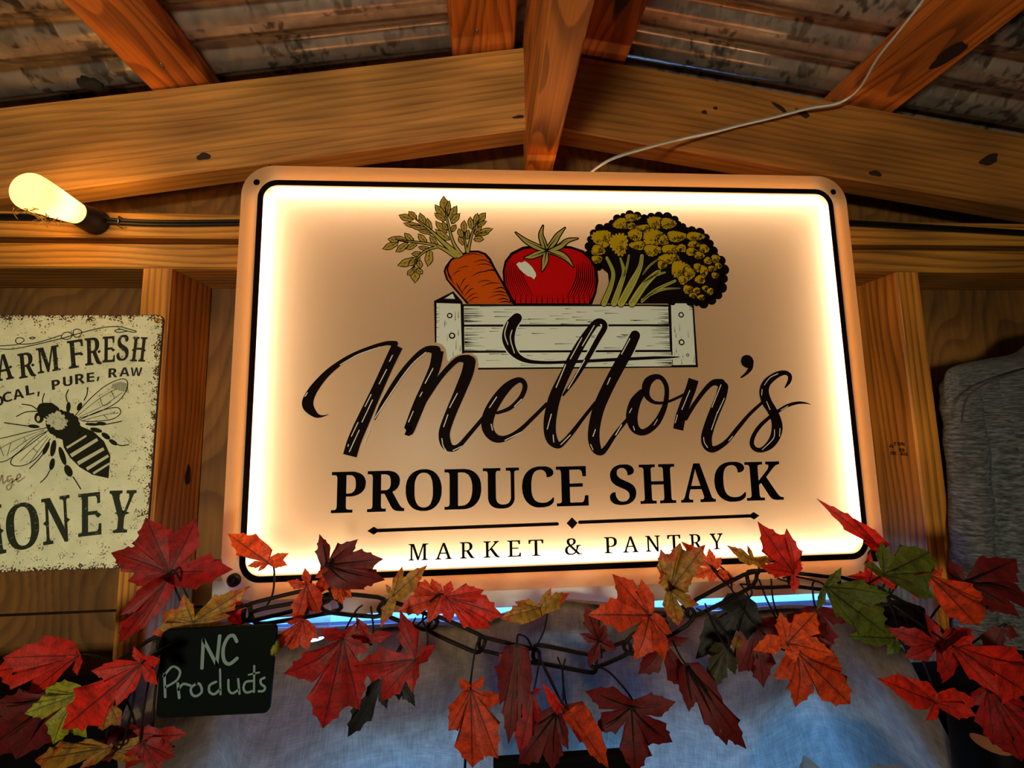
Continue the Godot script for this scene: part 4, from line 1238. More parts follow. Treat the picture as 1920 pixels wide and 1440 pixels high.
# ==================================================================== string light and sign cord
func build_string_light():
	var o := thing("string_light", "glowing frosted bulb on a black cord above the honey plaque", "lamp", Vector3(-0.692, 1.984, -0.045))
	var ax := Vector3(-0.10, 0.0, 1.0).normalized()
	var st := begin()
	lathe(st, Vector3(0, 0, 0.0), ax, [Vector2(0.019, 0.0003), Vector2(0.0195, 0.004), Vector2(0.018, 0.016), Vector2(0.0165, 0.026), Vector2(0.0168, 0.028), Vector2(0.0001, 0.028)], 24)
	put("socket", finish(st), M.cord, o)
	st = begin()
	var prof := [Vector2(0.0150, 0.024), Vector2(0.0160, 0.030), Vector2(0.0180, 0.040), Vector2(0.0205, 0.052), Vector2(0.0228, 0.064), Vector2(0.0245, 0.074)]
	for i in 9:
		var a := PI / 2 * i / 8.0
		prof.append(Vector2(maxf(0.0250 * cos(a), 0.0001), 0.080 + 0.012 * sin(a)))
	lathe(st, Vector3.ZERO, ax, prof, 32)
	var gm := glow(Color(1.0, 0.80, 0.46), 0.28)
	gm.albedo_color = Color(0.30, 0.27, 0.21)
	gm.backlight_enabled = true
	gm.backlight = Color(1, 1, 1)
	put("bulb", finish(st), gm, o)
	var l := OmniLight3D.new()
	l.name = "bulb_light"
	l.light_color = Color(1.0, 0.74, 0.36)
	l.light_energy = BULB_E
	l.light_size = 0.02
	l.omni_range = 6.0
	l.omni_attenuation = 2.0
	l.shadow_enabled = true
	l.position = ax * 0.055
	o.add_child(l, true)
	# twin flex stapled along the top plate
	st = begin()
	for dy in [0.0025, -0.0025]:
		tube(st, smooth_path([Vector3(-0.9, 0.006 + dy, 0.003), Vector3(-0.4, 0.004 + dy, 0.003), Vector3(-0.1, 0.006 + dy, 0.003), Vector3(0.0, 0.002 + dy, 0.004), Vector3(0.08, -0.001 + dy, 0.003), Vector3(0.2, 0.001 + dy, 0.003), Vector3(0.45, 0.01 + dy, 0.003), Vector3(0.9, 0.02 + dy, 0.003), Vector3(1.15, 0.014 + dy, 0.003), Vector3(1.40, 0.003 + dy, 0.004), Vector3(1.62, -0.006 + dy, 0.003), Vector3(2.2, -0.022 + dy, 0.003)], 6), 0.0027, 8)
	put("cord", finish(st), M.cord, o)
	for x in [0.036, 0.30, -0.45, 1.55]:
		st = begin()
		tube(st, [Vector3(x, -0.008, 0.0), Vector3(x, -0.0078, 0.0065), Vector3(x, 0.0045, 0.0068), Vector3(x, 0.007, 0.0065), Vector3(x, 0.0072, 0.0)], 0.0011, 6)
		put("staple", finish(st), M.steel, o)
	# bits of dry grass and web caught on the bulb
	st = begin()
	var rng := RandomNumberGenerator.new()
	rng.seed = 4
	for i in 22:
		var p := ax * rng.randf_range(0.05, 0.085) + Vector3(rng.randf_range(-0.016, 0.012), -0.0215 - rng.randf() * 0.003, 0)
		tube(st, [p, p + Vector3(rng.randf_range(-0.008, 0.008), rng.randf_range(-0.008, 0.001), rng.randf_range(-0.006, 0.006)), p + Vector3(rng.randf_range(-0.016, 0.016), rng.randf_range(-0.014, 0.0), rng.randf_range(-0.008, 0.008))], 0.0005, 5)
	var g := put("dry_grass", finish(st), M.straw, o)
	g.set_meta("kind", "stuff")

func build_cable():
	var st := begin()
	var p := [Vector3(0.0406, 2.0498, -0.0300), Vector3(0.0595, 2.0606, -0.0120), Vector3(0.0882, 2.0730, 0.0000), Vector3(0.1392, 2.0908, 0.0000), Vector3(0.2104, 2.1239, -0.0200), Vector3(0.2729, 2.1479, -0.0330), Vector3(0.3220, 2.1641, -0.0360), Vector3(0.3776, 2.1776, -0.0340), Vector3(0.4416, 2.1936, -0.0300), Vector3(0.4898, 2.2005, -0.0250), Vector3(0.5023, 2.2056, -0.0015), Vector3(0.4870, 2.2119, 0.0435), Vector3(0.4822, 2.2167, 0.0798), Vector3(0.4750, 2.2218, 0.1212), Vector3(0.4591, 2.2262, 0.1675)]
	for k in 2:
		var q := []
		for i in p.size(): q.append(p[i] + Vector3(0.0013, 0.0012, 0) * (1 if k == 0 else -1))
		tube(st, smooth_path(q, 8), 0.0018, 8)
	var m := finish(st)
	var o := thing("power_cord", "clear twin power cord drooping from the roof to the top of the lit sign", "cord", p[0])
	put("clear_jacket", m, M.clear_cord, o, -p[0])
	st = begin()
	for k in 2:
		var q := []
		for i in p.size(): q.append(p[i] + Vector3(0.0011, 0.0009, 0.0016) * (1 if k == 0 else -1))
		tube(st, smooth_path(q, 8), 0.0006, 5)
	put("wire", finish(st), M.copper, o, -p[0])

# ==================================================================== tin honey plaque
func build_honey_sign():
	var c := Vector3(-0.72875, 1.662, -0.0430)
	var o := thing("honey_plaque", "cream tin plaque with a printed bee and farm fresh honey lettering", "sign", c)
	var w := 0.2865
	var h := 0.357
	var poly := round_rect(w, h, 0.008, 5)
	var st := begin()
	var idx := Geometry2D.triangulate_polygon(poly)
	for i in range(0, idx.size(), 3):
		var p := []
		var uv := []
		for k in 3:
			var q := poly[idx[i + k]]
			p.append(Vector3(q.x, q.y, 0.001))
			uv.append(Vector2(q.x / w + 0.5, 0.5 - q.y / h))
		p.append(p[2])
		uv.append(uv[2])
		face(st, p, uv, Vector3.BACK)
	put("printed_face", done(st), M.tin, o)
	put("rolled_edge", prism_mesh(round_rect(w + 0.0014, h + 0.0014, 0.009, 5), -0.0012, 0.0008), M.tin_edge, o)
	var dark := Color(0.022, 0.020, 0.014)
	var green := Color(0.030, 0.045, 0.020)
	st = ink_begin()
	var serif := sys_font("Droid Serif", true)
	var sans := sys_font("Droid Sans", true)
	var g := ink_begin()
	for l in [["F",-86.1,80.9,20.6,37.3,11,0],["A",-63.9,84.4,22.7,38,11,0],["R",-34.6,87.8,22.3,36.5,10,0],["M",-6.3,95.5,30.5,37.3,10,0],["F",30.2,101.1,21.2,41.2,9,0],["R",52.6,105.2,22.3,40.3,6,0],["E",73,108.8,16.9,38.3,4,0],["S",91.7,110.8,16.4,38.4,2,0],["H",112.8,109.5,20.5,36.3,-2,0],["L",-81.4,41.8,11.3,14.6,18,1],["O",-68.3,47.6,13.7,14.7,16,1],["C",-57,53.2,12.3,14.2,15,1],["A",-43.1,57.2,13.8,14.2,14,1],["L",-28.4,62.8,10.8,14.3,12,1],[",",-17.1,60.5,3.5,6.9,10,1],["P",5.5,70.3,11,13.9,10,1],["U",20.8,74.9,12.5,13.9,8,1],["R",37,77.9,13.1,14.5,7,1],["E",50.9,80.4,10.1,13.5,6,1],[",",60.9,81.4,3.5,6.4,5,1],["R",80.7,86.5,12.2,13.5,3,1],["A",96.3,88,13.8,13,2,1],["W",112.3,88.3,15.9,12.5,0,1],["H",-52.7,-156.6,30.8,66.7,12,2],["O",-15.6,-149.8,42.1,63.5,9,2],["N",27.1,-142.7,36.7,63,8,2],["E",68.3,-134.2,30.2,58.4,5,2],["Y",107.5,-131.5,35.9,57.7,0,2]]:
		if l[6] < 2: ink_glyph(st, l[0], Vector2(l[1], l[2]) * 0.001, l[3] * 0.001, l[4] * 0.001, l[5], serif if l[6] == 0 else sans, 0.0012)
		else: ink_glyph(g, l[0], Vector2(l[1], l[2]) * 0.001, l[3] * 0.001, l[4] * 0.001, l[5], serif, 0.0012)
	put("lettering", done(st), std(Color(0.13, 0.12, 0.09), 0.5), o)
	put("honey_lettering", done(g), std(Color(0.14, 0.17, 0.10), 0.5), o)
	# little mid-stem spurs of the western letters
	st = ink_begin()
	for l in [["F",-86.1,80.9,20.6,37.3,11,0],["A",-63.9,84.4,22.7,38,11,0],["R",-34.6,87.8,22.3,36.5,10,0],["M",-6.3,95.5,30.5,37.3,10,0],["F",30.2,101.1,21.2,41.2,9,0],["R",52.6,105.2,22.3,40.3,6,0],["E",73,108.8,16.9,38.3,4,0],["S",91.7,110.8,16.4,38.4,2,0],["H",112.8,109.5,20.5,36.3,-2,0],["L",-81.4,41.8,11.3,14.6,18,1],["O",-68.3,47.6,13.7,14.7,16,1],["C",-57,53.2,12.3,14.2,15,1],["A",-43.1,57.2,13.8,14.2,14,1],["L",-28.4,62.8,10.8,14.3,12,1],[",",-17.1,60.5,3.5,6.9,10,1],["P",5.5,70.3,11,13.9,10,1],["U",20.8,74.9,12.5,13.9,8,1],["R",37,77.9,13.1,14.5,7,1],["E",50.9,80.4,10.1,13.5,6,1],[",",60.9,81.4,3.5,6.4,5,1],["R",80.7,86.5,12.2,13.5,3,1],["A",96.3,88,13.8,13,2,1],["W",112.3,88.3,15.9,12.5,0,1],["H",-52.7,-156.6,30.8,66.7,12,2],["O",-15.6,-149.8,42.1,63.5,9,2],["N",27.1,-142.7,36.7,63,8,2],["E",68.3,-134.2,30.2,58.4,5,2],["Y",107.5,-131.5,35.9,57.7,0,2]]:
		if l[6] == 1 or l[0] in ["S", "O"]: continue
		var f := Vector2(l[1], l[2]) * 0.001
		var up := Vector2.UP.rotated(deg_to_rad(l[5])) * -1.0
		var m: Vector2 = f + up * l[4] * 0.00046 
		var side := up.orthogonal() * -1.0
		for s in ([-1, 1] if l[0] in ["H", "N", "M"] else [-1]):
			var q: Vector2 = m + side * s * l[3] * (0.00036 if l[0] != "Y" else 0.00003)
			var k := 0.004 if l[6] == 2 else 0.0024
			ink_poly(st, PackedVector2Array([q + side * s * k * 1.1, q + up * k, q - side * s * k, q - up * k]), green if l[6] == 2 else dark, 0.0012)
			if l[0] == "Y": ink_poly(st, PackedVector2Array([q + side * k * 2.6, q + up * k, q - side * k * 2.6, q - up * k]), green, 0.0012)
	put("letter_spur", done(st), M.ink, o).set_meta("kind", "stuff")
	st = ink_begin()
	var lift := 0.0012
	for p in [[[20.2,-0.4],[27.1,11.2],[43.9,16.9],[60.7,9.3],[76.1,-4.6],[86.4,-25.1],[86.3,-56.5],[64.6,-51.1],[46.5,-40.1],[32.5,-26.5],[23,-12.1]],
		[[43.7,10],[41.1,8.2],[41.3,5],[39.4,2.9],[37,1.3],[34.5,-0.1],[31.9,-1.6],[28.8,-2.3],[25.3,-1.4],[22.1,-2.6],[18.7,-0.7],[15.5,0.6],[11.9,1.2],[9.8,4.5],[6.8,6.1],[3,7.6],[0.9,10.5],[-0.1,13.6],[-2.6,16.3],[-2.7,19.4],[-4.3,22.6],[-4.6,25.7],[-2.5,28],[-3.1,31.3],[-0.4,33],[0.4,35.9],[4.1,36.2],[5.4,39],[8.2,40.4],[11.9,39.8],[14.7,41.5],[18.4,38.7],[21.6,38.6],[25,38.4],[27.8,35.9],[31.7,35.5],[33.6,32.2],[37.6,30.9],[39,27.7],[39.5,24.5],[41.7,21.9],[42,18.9],[44.7,15.8],[43.3,13.1]],
		[[12.6,35.4],[12.6,33.3],[11.8,31.6],[9.4,30.8],[7.8,29.7],[6,28.6],[4.1,27.3],[1.3,27.9],[-1.4,28.7],[-4.1,28.2],[-6.5,29.7],[-9,30.9],[-11.3,32.4],[-13.1,34.2],[-14.5,36.1],[-16.4,38],[-17.4,40.1],[-17.1,42.1],[-17.8,44.3],[-16.6,45.9],[-16.2,47.9],[-15.2,49.7],[-12.8,50.4],[-10.7,51.1],[-8.1,51.2],[-5.7,51.3],[-3.1,51.1],[-0.4,51.5],[2.3,50.4],[4.7,48.8],[6.8,47.1],[9.2,45.6],[11.2,43.7],[12.4,41.5],[12.8,39.4],[13.5,37.2]],
		[[-7.2,30.1],[-7.4,27.4],[-8.3,25.1],[-9.8,23.4],[-11.8,22.5],[-14,22.5],[-16.2,23.5],[-18.1,25.3],[-19.4,27.6],[-20.1,30.3],[-19.9,33],[-19.1,35.4],[-17.5,37.1],[-15.5,38],[-13.3,37.9],[-11.1,37],[-9.2,35.2],[-7.9,32.8]],
		[[27.1,44.3],[26.9,41.8],[26.4,39.6],[25.6,38.1],[24.6,37.3],[23.6,37.4],[22.6,38.4],[21.8,40.1],[21.3,42.4],[21.1,44.9],[21.2,47.4],[21.7,49.6],[22.5,51.1],[23.5,51.9],[24.5,51.8],[25.5,50.8],[26.3,49.1],[26.9,46.8]],
		[[41.8,43.8],[40.9,41.9],[39.8,40.4],[38.6,39.5],[37.4,39.3],[36.5,39.8],[35.8,40.9],[35.5,42.5],[35.6,44.5],[36.1,46.5],[37,48.4],[38.1,49.9],[39.3,50.8],[40.4,51],[41.4,50.6],[42.1,49.4],[42.4,47.8],[42.3,45.8]],
		[[77.3,19.7],[76.9,18.8],[75.7,18.1],[73.9,17.8],[71.7,17.7],[69.3,17.9],[67.1,18.5],[65.3,19.3],[64.1,20.2],[63.7,21.1],[64.1,22],[65.3,22.6],[67.1,23],[69.3,23.1],[71.7,22.8],[73.9,22.3],[75.7,21.5],[76.9,20.6]],
		[[68.6,19],[68,18.3],[66.3,17.8],[63.7,17.5],[60.4,17.4],[57,17.6],[53.7,18],[51,18.6],[49.2,19.3],[48.6,20.1],[49.2,20.8],[50.9,21.3],[53.5,21.6],[56.8,21.7],[60.2,21.5],[63.5,21.1],[66.2,20.5],[68,19.8]],
		[[72.7,9],[72,8.1],[70.4,7.6],[68.1,7.5],[65.3,7.9],[62.4,8.7],[59.7,9.8],[57.5,11.1],[56.2,12.4],[55.9,13.6],[56.5,14.5],[58.1,15],[60.5,15.1],[63.3,14.7],[66.2,13.9],[68.9,12.8],[71,11.5],[72.3,10.2]],
		[[83.8,-1.5],[82.9,-2.2],[81.3,-2.4],[79.4,-2],[77.2,-1],[75.2,0.5],[73.5,2.2],[72.3,4],[71.9,5.6],[72.1,6.8],[73.1,7.6],[74.6,7.8],[76.5,7.3],[78.7,6.3],[80.7,4.9],[82.4,3.2],[83.6,1.4],[84.1,-0.2]],
		[[94.5,-10.1],[93.6,-10.8],[92.2,-10.9],[90.4,-10.5],[88.3,-9.6],[86.3,-8.3],[84.6,-6.8],[83.3,-5.2],[82.8,-3.8],[82.9,-2.7],[83.7,-2],[85.1,-1.9],[87,-2.3],[89,-3.2],[91,-4.5],[92.8,-6],[94,-7.6],[94.6,-9]],
		[[12.8,-13.8],[12.3,-17.8],[11.4,-21.1],[10.3,-23.5],[8.9,-24.7],[7.7,-24.4],[6.6,-22.8],[5.8,-20],[5.4,-16.4],[5.5,-12.3],[6,-8.4],[6.9,-5],[8,-2.6],[9.4,-1.4],[10.6,-1.7],[11.7,-3.3],[12.5,-6.1],[12.9,-9.8]],
		[[13.2,-36],[12.7,-38.8],[11.8,-41.1],[10.7,-42.7],[9.5,-43.4],[8.3,-43.2],[7.3,-41.9],[6.6,-39.9],[6.3,-37.2],[6.4,-34.4],[6.9,-31.6],[7.7,-29.3],[8.8,-27.6],[10.1,-26.9],[11.3,-27.2],[12.3,-28.5],[13,-30.5],[13.3,-33.1]],
		[[25.8,-23.1],[27.4,-27.5],[28.3,-31.6],[28.6,-34.7],[28.1,-36.6],[26.9,-37],[25.2,-35.8],[23.1,-33.3],[21,-29.6],[19.1,-25.3],[17.5,-20.8],[16.5,-16.8],[16.3,-13.6],[16.8,-11.7],[18,-11.3],[19.7,-12.5],[21.8,-15.1],[23.9,-18.7]],
		[[36.4,-42.9],[37.6,-45.7],[38.2,-48.5],[38,-50.8],[37.1,-52.4],[35.6,-53.1],[33.7,-52.9],[31.7,-51.6],[29.6,-49.6],[27.9,-47],[26.7,-44.1],[26.2,-41.4],[26.4,-39],[27.3,-37.4],[28.7,-36.7],[30.6,-37],[32.7,-38.2],[34.7,-40.3]],
		[[-11.7,17.2],[-12.1,16.4],[-13.5,15.7],[-15.6,15.4],[-18.2,15.4],[-20.9,15.7],[-23.5,16.2],[-25.6,17.1],[-27,18],[-27.5,18.9],[-27,19.8],[-25.7,20.4],[-23.6,20.7],[-21,20.8],[-18.3,20.5],[-15.7,19.9],[-13.6,19.1],[-12.2,18.1]],
		[[2.6,-14.2],[1.3,-17.3],[-0.1,-19.9],[-1.6,-21.6],[-2.9,-22.2],[-3.8,-21.8],[-4.4,-20.2],[-4.4,-17.8],[-3.9,-14.8],[-3,-11.5],[-1.7,-8.4],[-0.2,-5.9],[1.2,-4.1],[2.5,-3.5],[3.5,-4],[4,-5.5],[4.1,-8],[3.6,-11]]]:
		ink_poly(st, v2(p), dark, lift)
		lift += 0.000004
	for p in [[[24.3,20.5],[25.4,17.7],[21.1,18.2],[22.3,14.8],[20,14.3],[18.8,12.5],[16.2,12.9],[14.2,12.2],[11.8,12.9],[9.6,12.8],[7.9,15.9],[6.4,17.3],[2.9,15.7],[3.1,19.1],[1.7,20.5],[-2.3,20.9],[-3.9,22.9],[-2.5,25.3],[-4.7,27.4],[-2.2,29],[-5.3,32],[-0.3,31.7],[-1.8,34.7],[0.7,34.9],[2.5,35.5],[3.2,37.4],[6.2,35.3],[7.3,37.2],[8.9,40],[11.3,39.2],[13.5,38.2],[15.3,36.4],[16.1,33.7],[19.4,34.2],[20.6,32.2],[20.8,30],[20.4,28],[24.9,26.6],[25.9,24.3],[23.6,22.7]],
		[[-12.3,28.9],[-12.3,27.5],[-12.6,26.4],[-13.1,25.5],[-13.8,25.1],[-14.5,25.1],[-15.3,25.5],[-16,26.4],[-16.5,27.6],[-16.7,29],[-16.7,30.3],[-16.5,31.5],[-16,32.3],[-15.3,32.8],[-14.5,32.8],[-13.7,32.3],[-13.1,31.4],[-12.6,30.2]],
		[[28.3,-14.4],[26.3,-11.5],[51.2,4.9],[52.8,2.5]],
		[[35.3,-26.3],[32.2,-21.6],[66.1,0.1],[68.6,-3.7]],
		[[45.5,-37.3],[42.5,-32.6],[75.7,-13.1],[78.1,-16.9]],
		[[57.9,-45],[55.2,-41],[82.9,-23.4],[85,-26.6]],
		[[66.7,-50.8],[64.7,-47.9],[85.3,-34.8],[86.9,-37.1]]]: ink_poly(st, v2(p), Color(0.60, 0.60, 0.40), 0.00135)
	for p in [[[-9.8,48.5,1.48],[-11.6,55.1,1.49],[-10.1,64.4,1.49]],
		[[-17.8,42.1,1.48],[-25.7,47.4,1.48],[-38.2,49.7,1.48]],
		[[-17.5,39.4,1.48],[-32.2,38.4,1.48],[-43.8,32.5,1.47]],
		[[22.1,52,1.49],[19.5,61.3,1.5],[21.8,69.3,1.5]],
		[[44.4,54.4,1.5],[47.4,62.3,1.51],[47.8,72.4,1.51]],
		[[77.3,19.2,1.5],[88.4,21.4,1.51],[97.1,23.1,1.51]],
		[[94.7,-9.7,1.5],[101,-11.3,1.5],[109.7,-10.2,1.5]],
		[[7.7,-43.8,1.47],[3.6,-52.6,1.46],[-2.9,-60.1,1.46]],
		[[39.1,-53.5,1.47],[44.7,-61.3,1.47],[50.8,-70.4,1.47]],
		[[-27.7,18.7,1.47],[-42.6,21.1,1.47],[-58.8,23.9,1.46]],
		[[-4.2,-21.8,1.47],[-9.6,-29.4,1.46],[-19.4,-40.6,1.46]],
		[[32.8,30.2,1.24],[48.4,51.6,1.25],[69.2,72.7,1.26],[88.6,83.2,1.27],[98.7,83.1,1.27],[101.9,75,1.27],[97.9,61.6,1.27],[86.3,48.4,1.26],[62.2,35.5,1.25],[38,28,1.24]],
		[[40.6,25.9,1.24],[64.6,37.6,1.25],[86.7,43.1,1.26],[94.5,39.8,1.26],[93.8,32.4,1.26],[83.1,26,1.26],[58.3,23.5,1.25],[43.2,24.8,1.24]],
		[[-2.9,15.7,1.23],[-24.5,10.9,1.23],[-48.3,4.9,1.22],[-71.8,-1.6,1.21],[-82.3,-16.3,1.2],[-73.6,-29.2,1.2],[-54.3,-30.2,1.21],[-38.4,-19.8,1.21],[-18.6,0.4,1.22],[-0.1,11.7,1.23]],
		[[-2.3,9.2,1.23],[-24.9,-9.8,1.22],[-42.8,-24.8,1.21],[-42.9,-35,1.21],[-27.1,-35.9,1.21],[-11.1,-25.5,1.22],[4,-0,1.23]],
		[[37.6,32,0.75],[65.5,56.7,0.75],[87.1,69.8,0.76]],
		[[40.2,30.6,0.75],[71.4,46,0.75],[95.1,64.3,0.76]],
		[[65.5,56.7,0.75],[71.4,46,0.75],[81,51.2,0.76]],
		[[79.7,67.2,0.76],[85.6,56.4,0.76]],
		[[45.7,25.3,0.75],[72.5,32.7,0.75],[92.4,35.1,0.76]],
		[[72.5,32.7,0.75],[77.9,27.4,0.75]],
		[[-5.1,13.1,0.74],[-31.1,3.2,0.73],[-56.5,-9.1,0.73],[-69.6,-21.7,0.72]],
		[[-5,11.8,0.74],[-25.8,-0.8,0.73],[-46,-17.1,0.73]],
		[[-31.1,3.2,0.73],[-28.1,-2,0.73]],
		[[-47.3,-4.2,0.73],[-50.3,-22.1,0.73]],
		[[-0.7,5.2,0.74],[-17.3,-12.5,0.73],[-32.5,-30.1,0.73]],
		[[1.3,2.6,0.74],[-9.7,-15.3,0.73],[-20.1,-33,0.73]],
		[[-17.3,-12.5,0.73],[-11.9,-17.8,0.73]],
		[[-61.3,-9,0.73],[-55.1,-22,0.73]],
		[[81.5,76.8,0.63],[79.9,71.2,0.63]],
		[[82.9,77.4,0.63],[81.7,70.7,0.63]],
		[[84.4,77.9,0.63],[83.5,70.1,0.63]],
		[[85.9,78.4,0.63],[85.3,69.5,0.63]],
		[[87.4,78.9,0.63],[87.2,69,0.63]],
		[[88.9,79.4,0.63],[89,68.4,0.63]],
		[[90.3,80,0.63],[90.8,67.9,0.63]],
		[[91.8,80.5,0.63],[92.6,67.3,0.63]],
		[[93.4,79.9,0.63],[94.4,66.7,0.63]],
		[[94.9,79.4,0.64],[96.2,66.2,0.63]],
		[[96.5,78.8,0.64],[98,65.6,0.63]],
		[[98.1,78.2,0.64],[99.9,65.1,0.63]],
		[[99.6,77.7,0.64],[101.7,64.5,0.63]],
		[[101.2,77.1,0.64],[103.5,63.9,0.63]]]: ink_stroke(st, p, dark, 0.0012, 0.0, 6)
	# fuzz on the thorax and stipple on the tail
	var rng := RandomNumberGenerator.new()
	rng.seed = 8
	for i in 60:
		var a := rng.randf() * TAU
		var r := rng.randf_range(0.2, 1.0)
		var p := Vector2(13.0, 24.5) * 0.001 + Vector2(cos(a) * 0.0165, sin(a) * 0.014) * r
		ink_line(st, p, p + Vector2(cos(a) * 0.0035, sin(a) * 0.0030 - 0.001), 0.45, 0.1, dark, 0.0014)
	put("bee_print", done(st), M.ink, o)
	st = ink_begin()
	for p in [[[-81.1,130,1.24],[-61.2,129,1.24],[-36.7,133.5,1.25],[4.9,144.1,1.26],[32,152.7,1.27],[61.9,160.3,1.28],[82.3,161.6,1.29],[95.5,158.3,1.29],[107.3,154.6,1.29],[104.9,153,1.29],[95.7,154.7,1.29],[82.6,158.6,1.28]],
		[[-76.5,133.7,1.24],[-54.4,135.7,1.25],[-45,141.1,1.25],[-47.9,145.2,1.25],[-54.1,145.2,1.25],[-56.2,140.6,1.25],[-49.5,136.3,1.25],[-27.2,138.3,1.25],[4.5,149,1.26]],
		[[4.7,146.3,1.26],[7.9,152.3,1.26],[15.4,153.4,1.27],[19.6,148.9,1.27],[16.3,143.5,1.26],[8.7,143.5,1.26],[4.7,146.3,1.26]],
		[[20.8,150.3,1.27],[21.5,156.6,1.27],[27.7,157.7,1.27],[32.4,153.8,1.27],[29.9,147.5,1.27],[24.4,146.2,1.27],[20.8,150.3,1.27]],
		[[-37.9,145.1,1.25],[-34.3,146.5,1.25],[-30.4,145.4,1.25],[-34,143.8,1.25],[-37.9,145.1,1.25]],
		[[85.2,157.5,1.29],[77.7,155.6,1.28],[83,152.8,1.28],[95.7,154.7,1.29]]]: ink_stroke(st, p, dark, 0.0012, 0.0, 8)
	put("flourish", done(st), M.ink, o)
	st = ink_begin()
	for p in [[[-63.2,-59.3,1.92],[-60,-48.5,2.17],[-57,-58.7,1.92],[-54.2,-48.7,2.17],[-51.7,-59.6,2.17],[-47.9,-56.4,1.69]],
		[[-42.1,-50.2,1.93],[-46.8,-51.4,2.17],[-45.4,-57.7,2.17],[-40.2,-54.1,1.93],[-40.5,-65.4,2.17],[-44.2,-69.1,1.92],[-46.4,-64,1.68],[-36,-55.5,1.93]],
		[[-36,-55.5,1.93],[-30.3,-51.8,2.18],[-32,-47.5,1.94],[-34.7,-51.7,2.18],[-32.6,-58.1,2.17],[-24.3,-52,1.45]]]: ink_stroke(st, p, Color(0.36, 0.31, 0.18), 0.0012, 0.0, 8)
	put("brown_script", done(st), M.ink, o)
	# flecks rubbed out of the big letters
	st = ink_begin()
	for i in 150:
		var p := Vector2(rng.randf_range(-0.06, 0.118), rng.randf_range(-0.155, -0.075) if i % 3 > 0 else rng.randf_range(0.095, 0.15))
		var d := Vector2.from_angle(rng.randf_range(0.1, 0.9)) * rng.randf_range(0.001, 0.004)
		ink_line(st, p, p + d, 0.6, 0.15, Color(0.55, 0.55, 0.38), 0.0014)
	put("worn_flecks", done(st), M.ink, o).set_meta("kind", "stuff")
	for q in [Vector2(0.1365, 0.1705), Vector2(-0.1365, 0.1705), Vector2(0.132, -0.162)]:
		st = begin()
		lathe(st, Vector3(q.x, q.y, 0.001), Vector3.BACK, [Vector2(0.0044, 0.0), Vector2(0.0043, 0.001), Vector2(0.0032, 0.0017), Vector2(0.0016, 0.0016), Vector2(0.0012, 0.0006), Vector2(0.0001, 0.0006)], 16)
		put("screw", finish(st), M.brass, o)

# ==================================================================== linen
func build_cloth():
	var top := [Vector3(-0.5125, 1.4183, 0.0300), Vector3(-0.4802, 1.4209, 0.0200), Vector3(-0.4424, 1.4209, -0.0000), Vector3(-0.3920, 1.3976, -0.0200), Vector3(-0.3099, 1.3871, -0.0450), Vector3(-0.1984, 1.3886, -0.0450), Vector3(-0.1452, 1.3858, -0.0400), Vector3(-0.0847, 1.4035, -0.0300), Vector3(-0.0073, 1.4231, -0.0150), Vector3(0.0388, 1.4177, -0.0200), Vector3(0.1343, 1.3955, -0.0400), Vector3(0.2250, 1.3849, -0.0450), Vector3(0.3374, 1.3913, -0.0400), Vector3(0.4029, 1.3855, -0.0300), Vector3(0.4457, 1.3603, -0.0100), Vector3(0.4651, 1.3454, 0.0000)]
	var path := smooth_path(top, 10)
	var rows := []
	var nr := 70
	var nc := path.size()
	for i in nr:
		var t := float(i) / (nr - 1)
		var row := []
		for j in nc:
			var p: Vector3 = path[j]
			var s := float(j) / (nc - 1)
			var d := t * 0.52
			var fold := 0.020 * sin(s * 26.0 + d * 9.0 + sin(d * 11.0) * 0.6) + 0.010 * sin(s * 47.0 - d * 17.0) + 0.007 * sin(s * 9.0 + d * 30.0)
			var swag := 0.014 * sin(d * 34.0 - 3.0 * sin(s * 8.0)) * exp(-d * 7.0)
			var z := p.z + (fold + swag) * smoothstep(0.0, 0.10, d + 0.01) + 0.05 * (1.0 - exp(-d * 9.0))
			var x := p.x + d * (0.16 * (0.5 - s)) * -0.35 + 0.006 * sin(d * 14.0 + s * 20.0)
			row.append(Vector3(x, p.y - d * (1.0 - 0.06 * sin(s * 12.0)), z))
		rows.append(row)
	var st := begin()
	sheet(st, rows, func(i, j): return Vector2(float(j) / (nc - 1) * 1.05, float(i) / (nr - 1) * 0.52))
	# the turned-over top edge
	var hem := []
	for k in 4:
		var row := []
		for j in nc:
			var p: Vector3 = rows[0][j]
			row.append(p + [Vector3.ZERO, Vector3(0, 0.003, -0.004), Vector3(0, 0.001, -0.009), Vector3(0, -0.03, -0.011)][k])
		hem.append(row)
	sheet(st, hem, func(i, j): return Vector2(float(j) / (nc - 1) * 1.05, -float(i) * 0.008))
	var o := put("linen_cloth", finish(st), M.linen, self)
	tag(o, "loose grey-brown linen cloth hanging behind the leaf garland under the sign", "cloth")

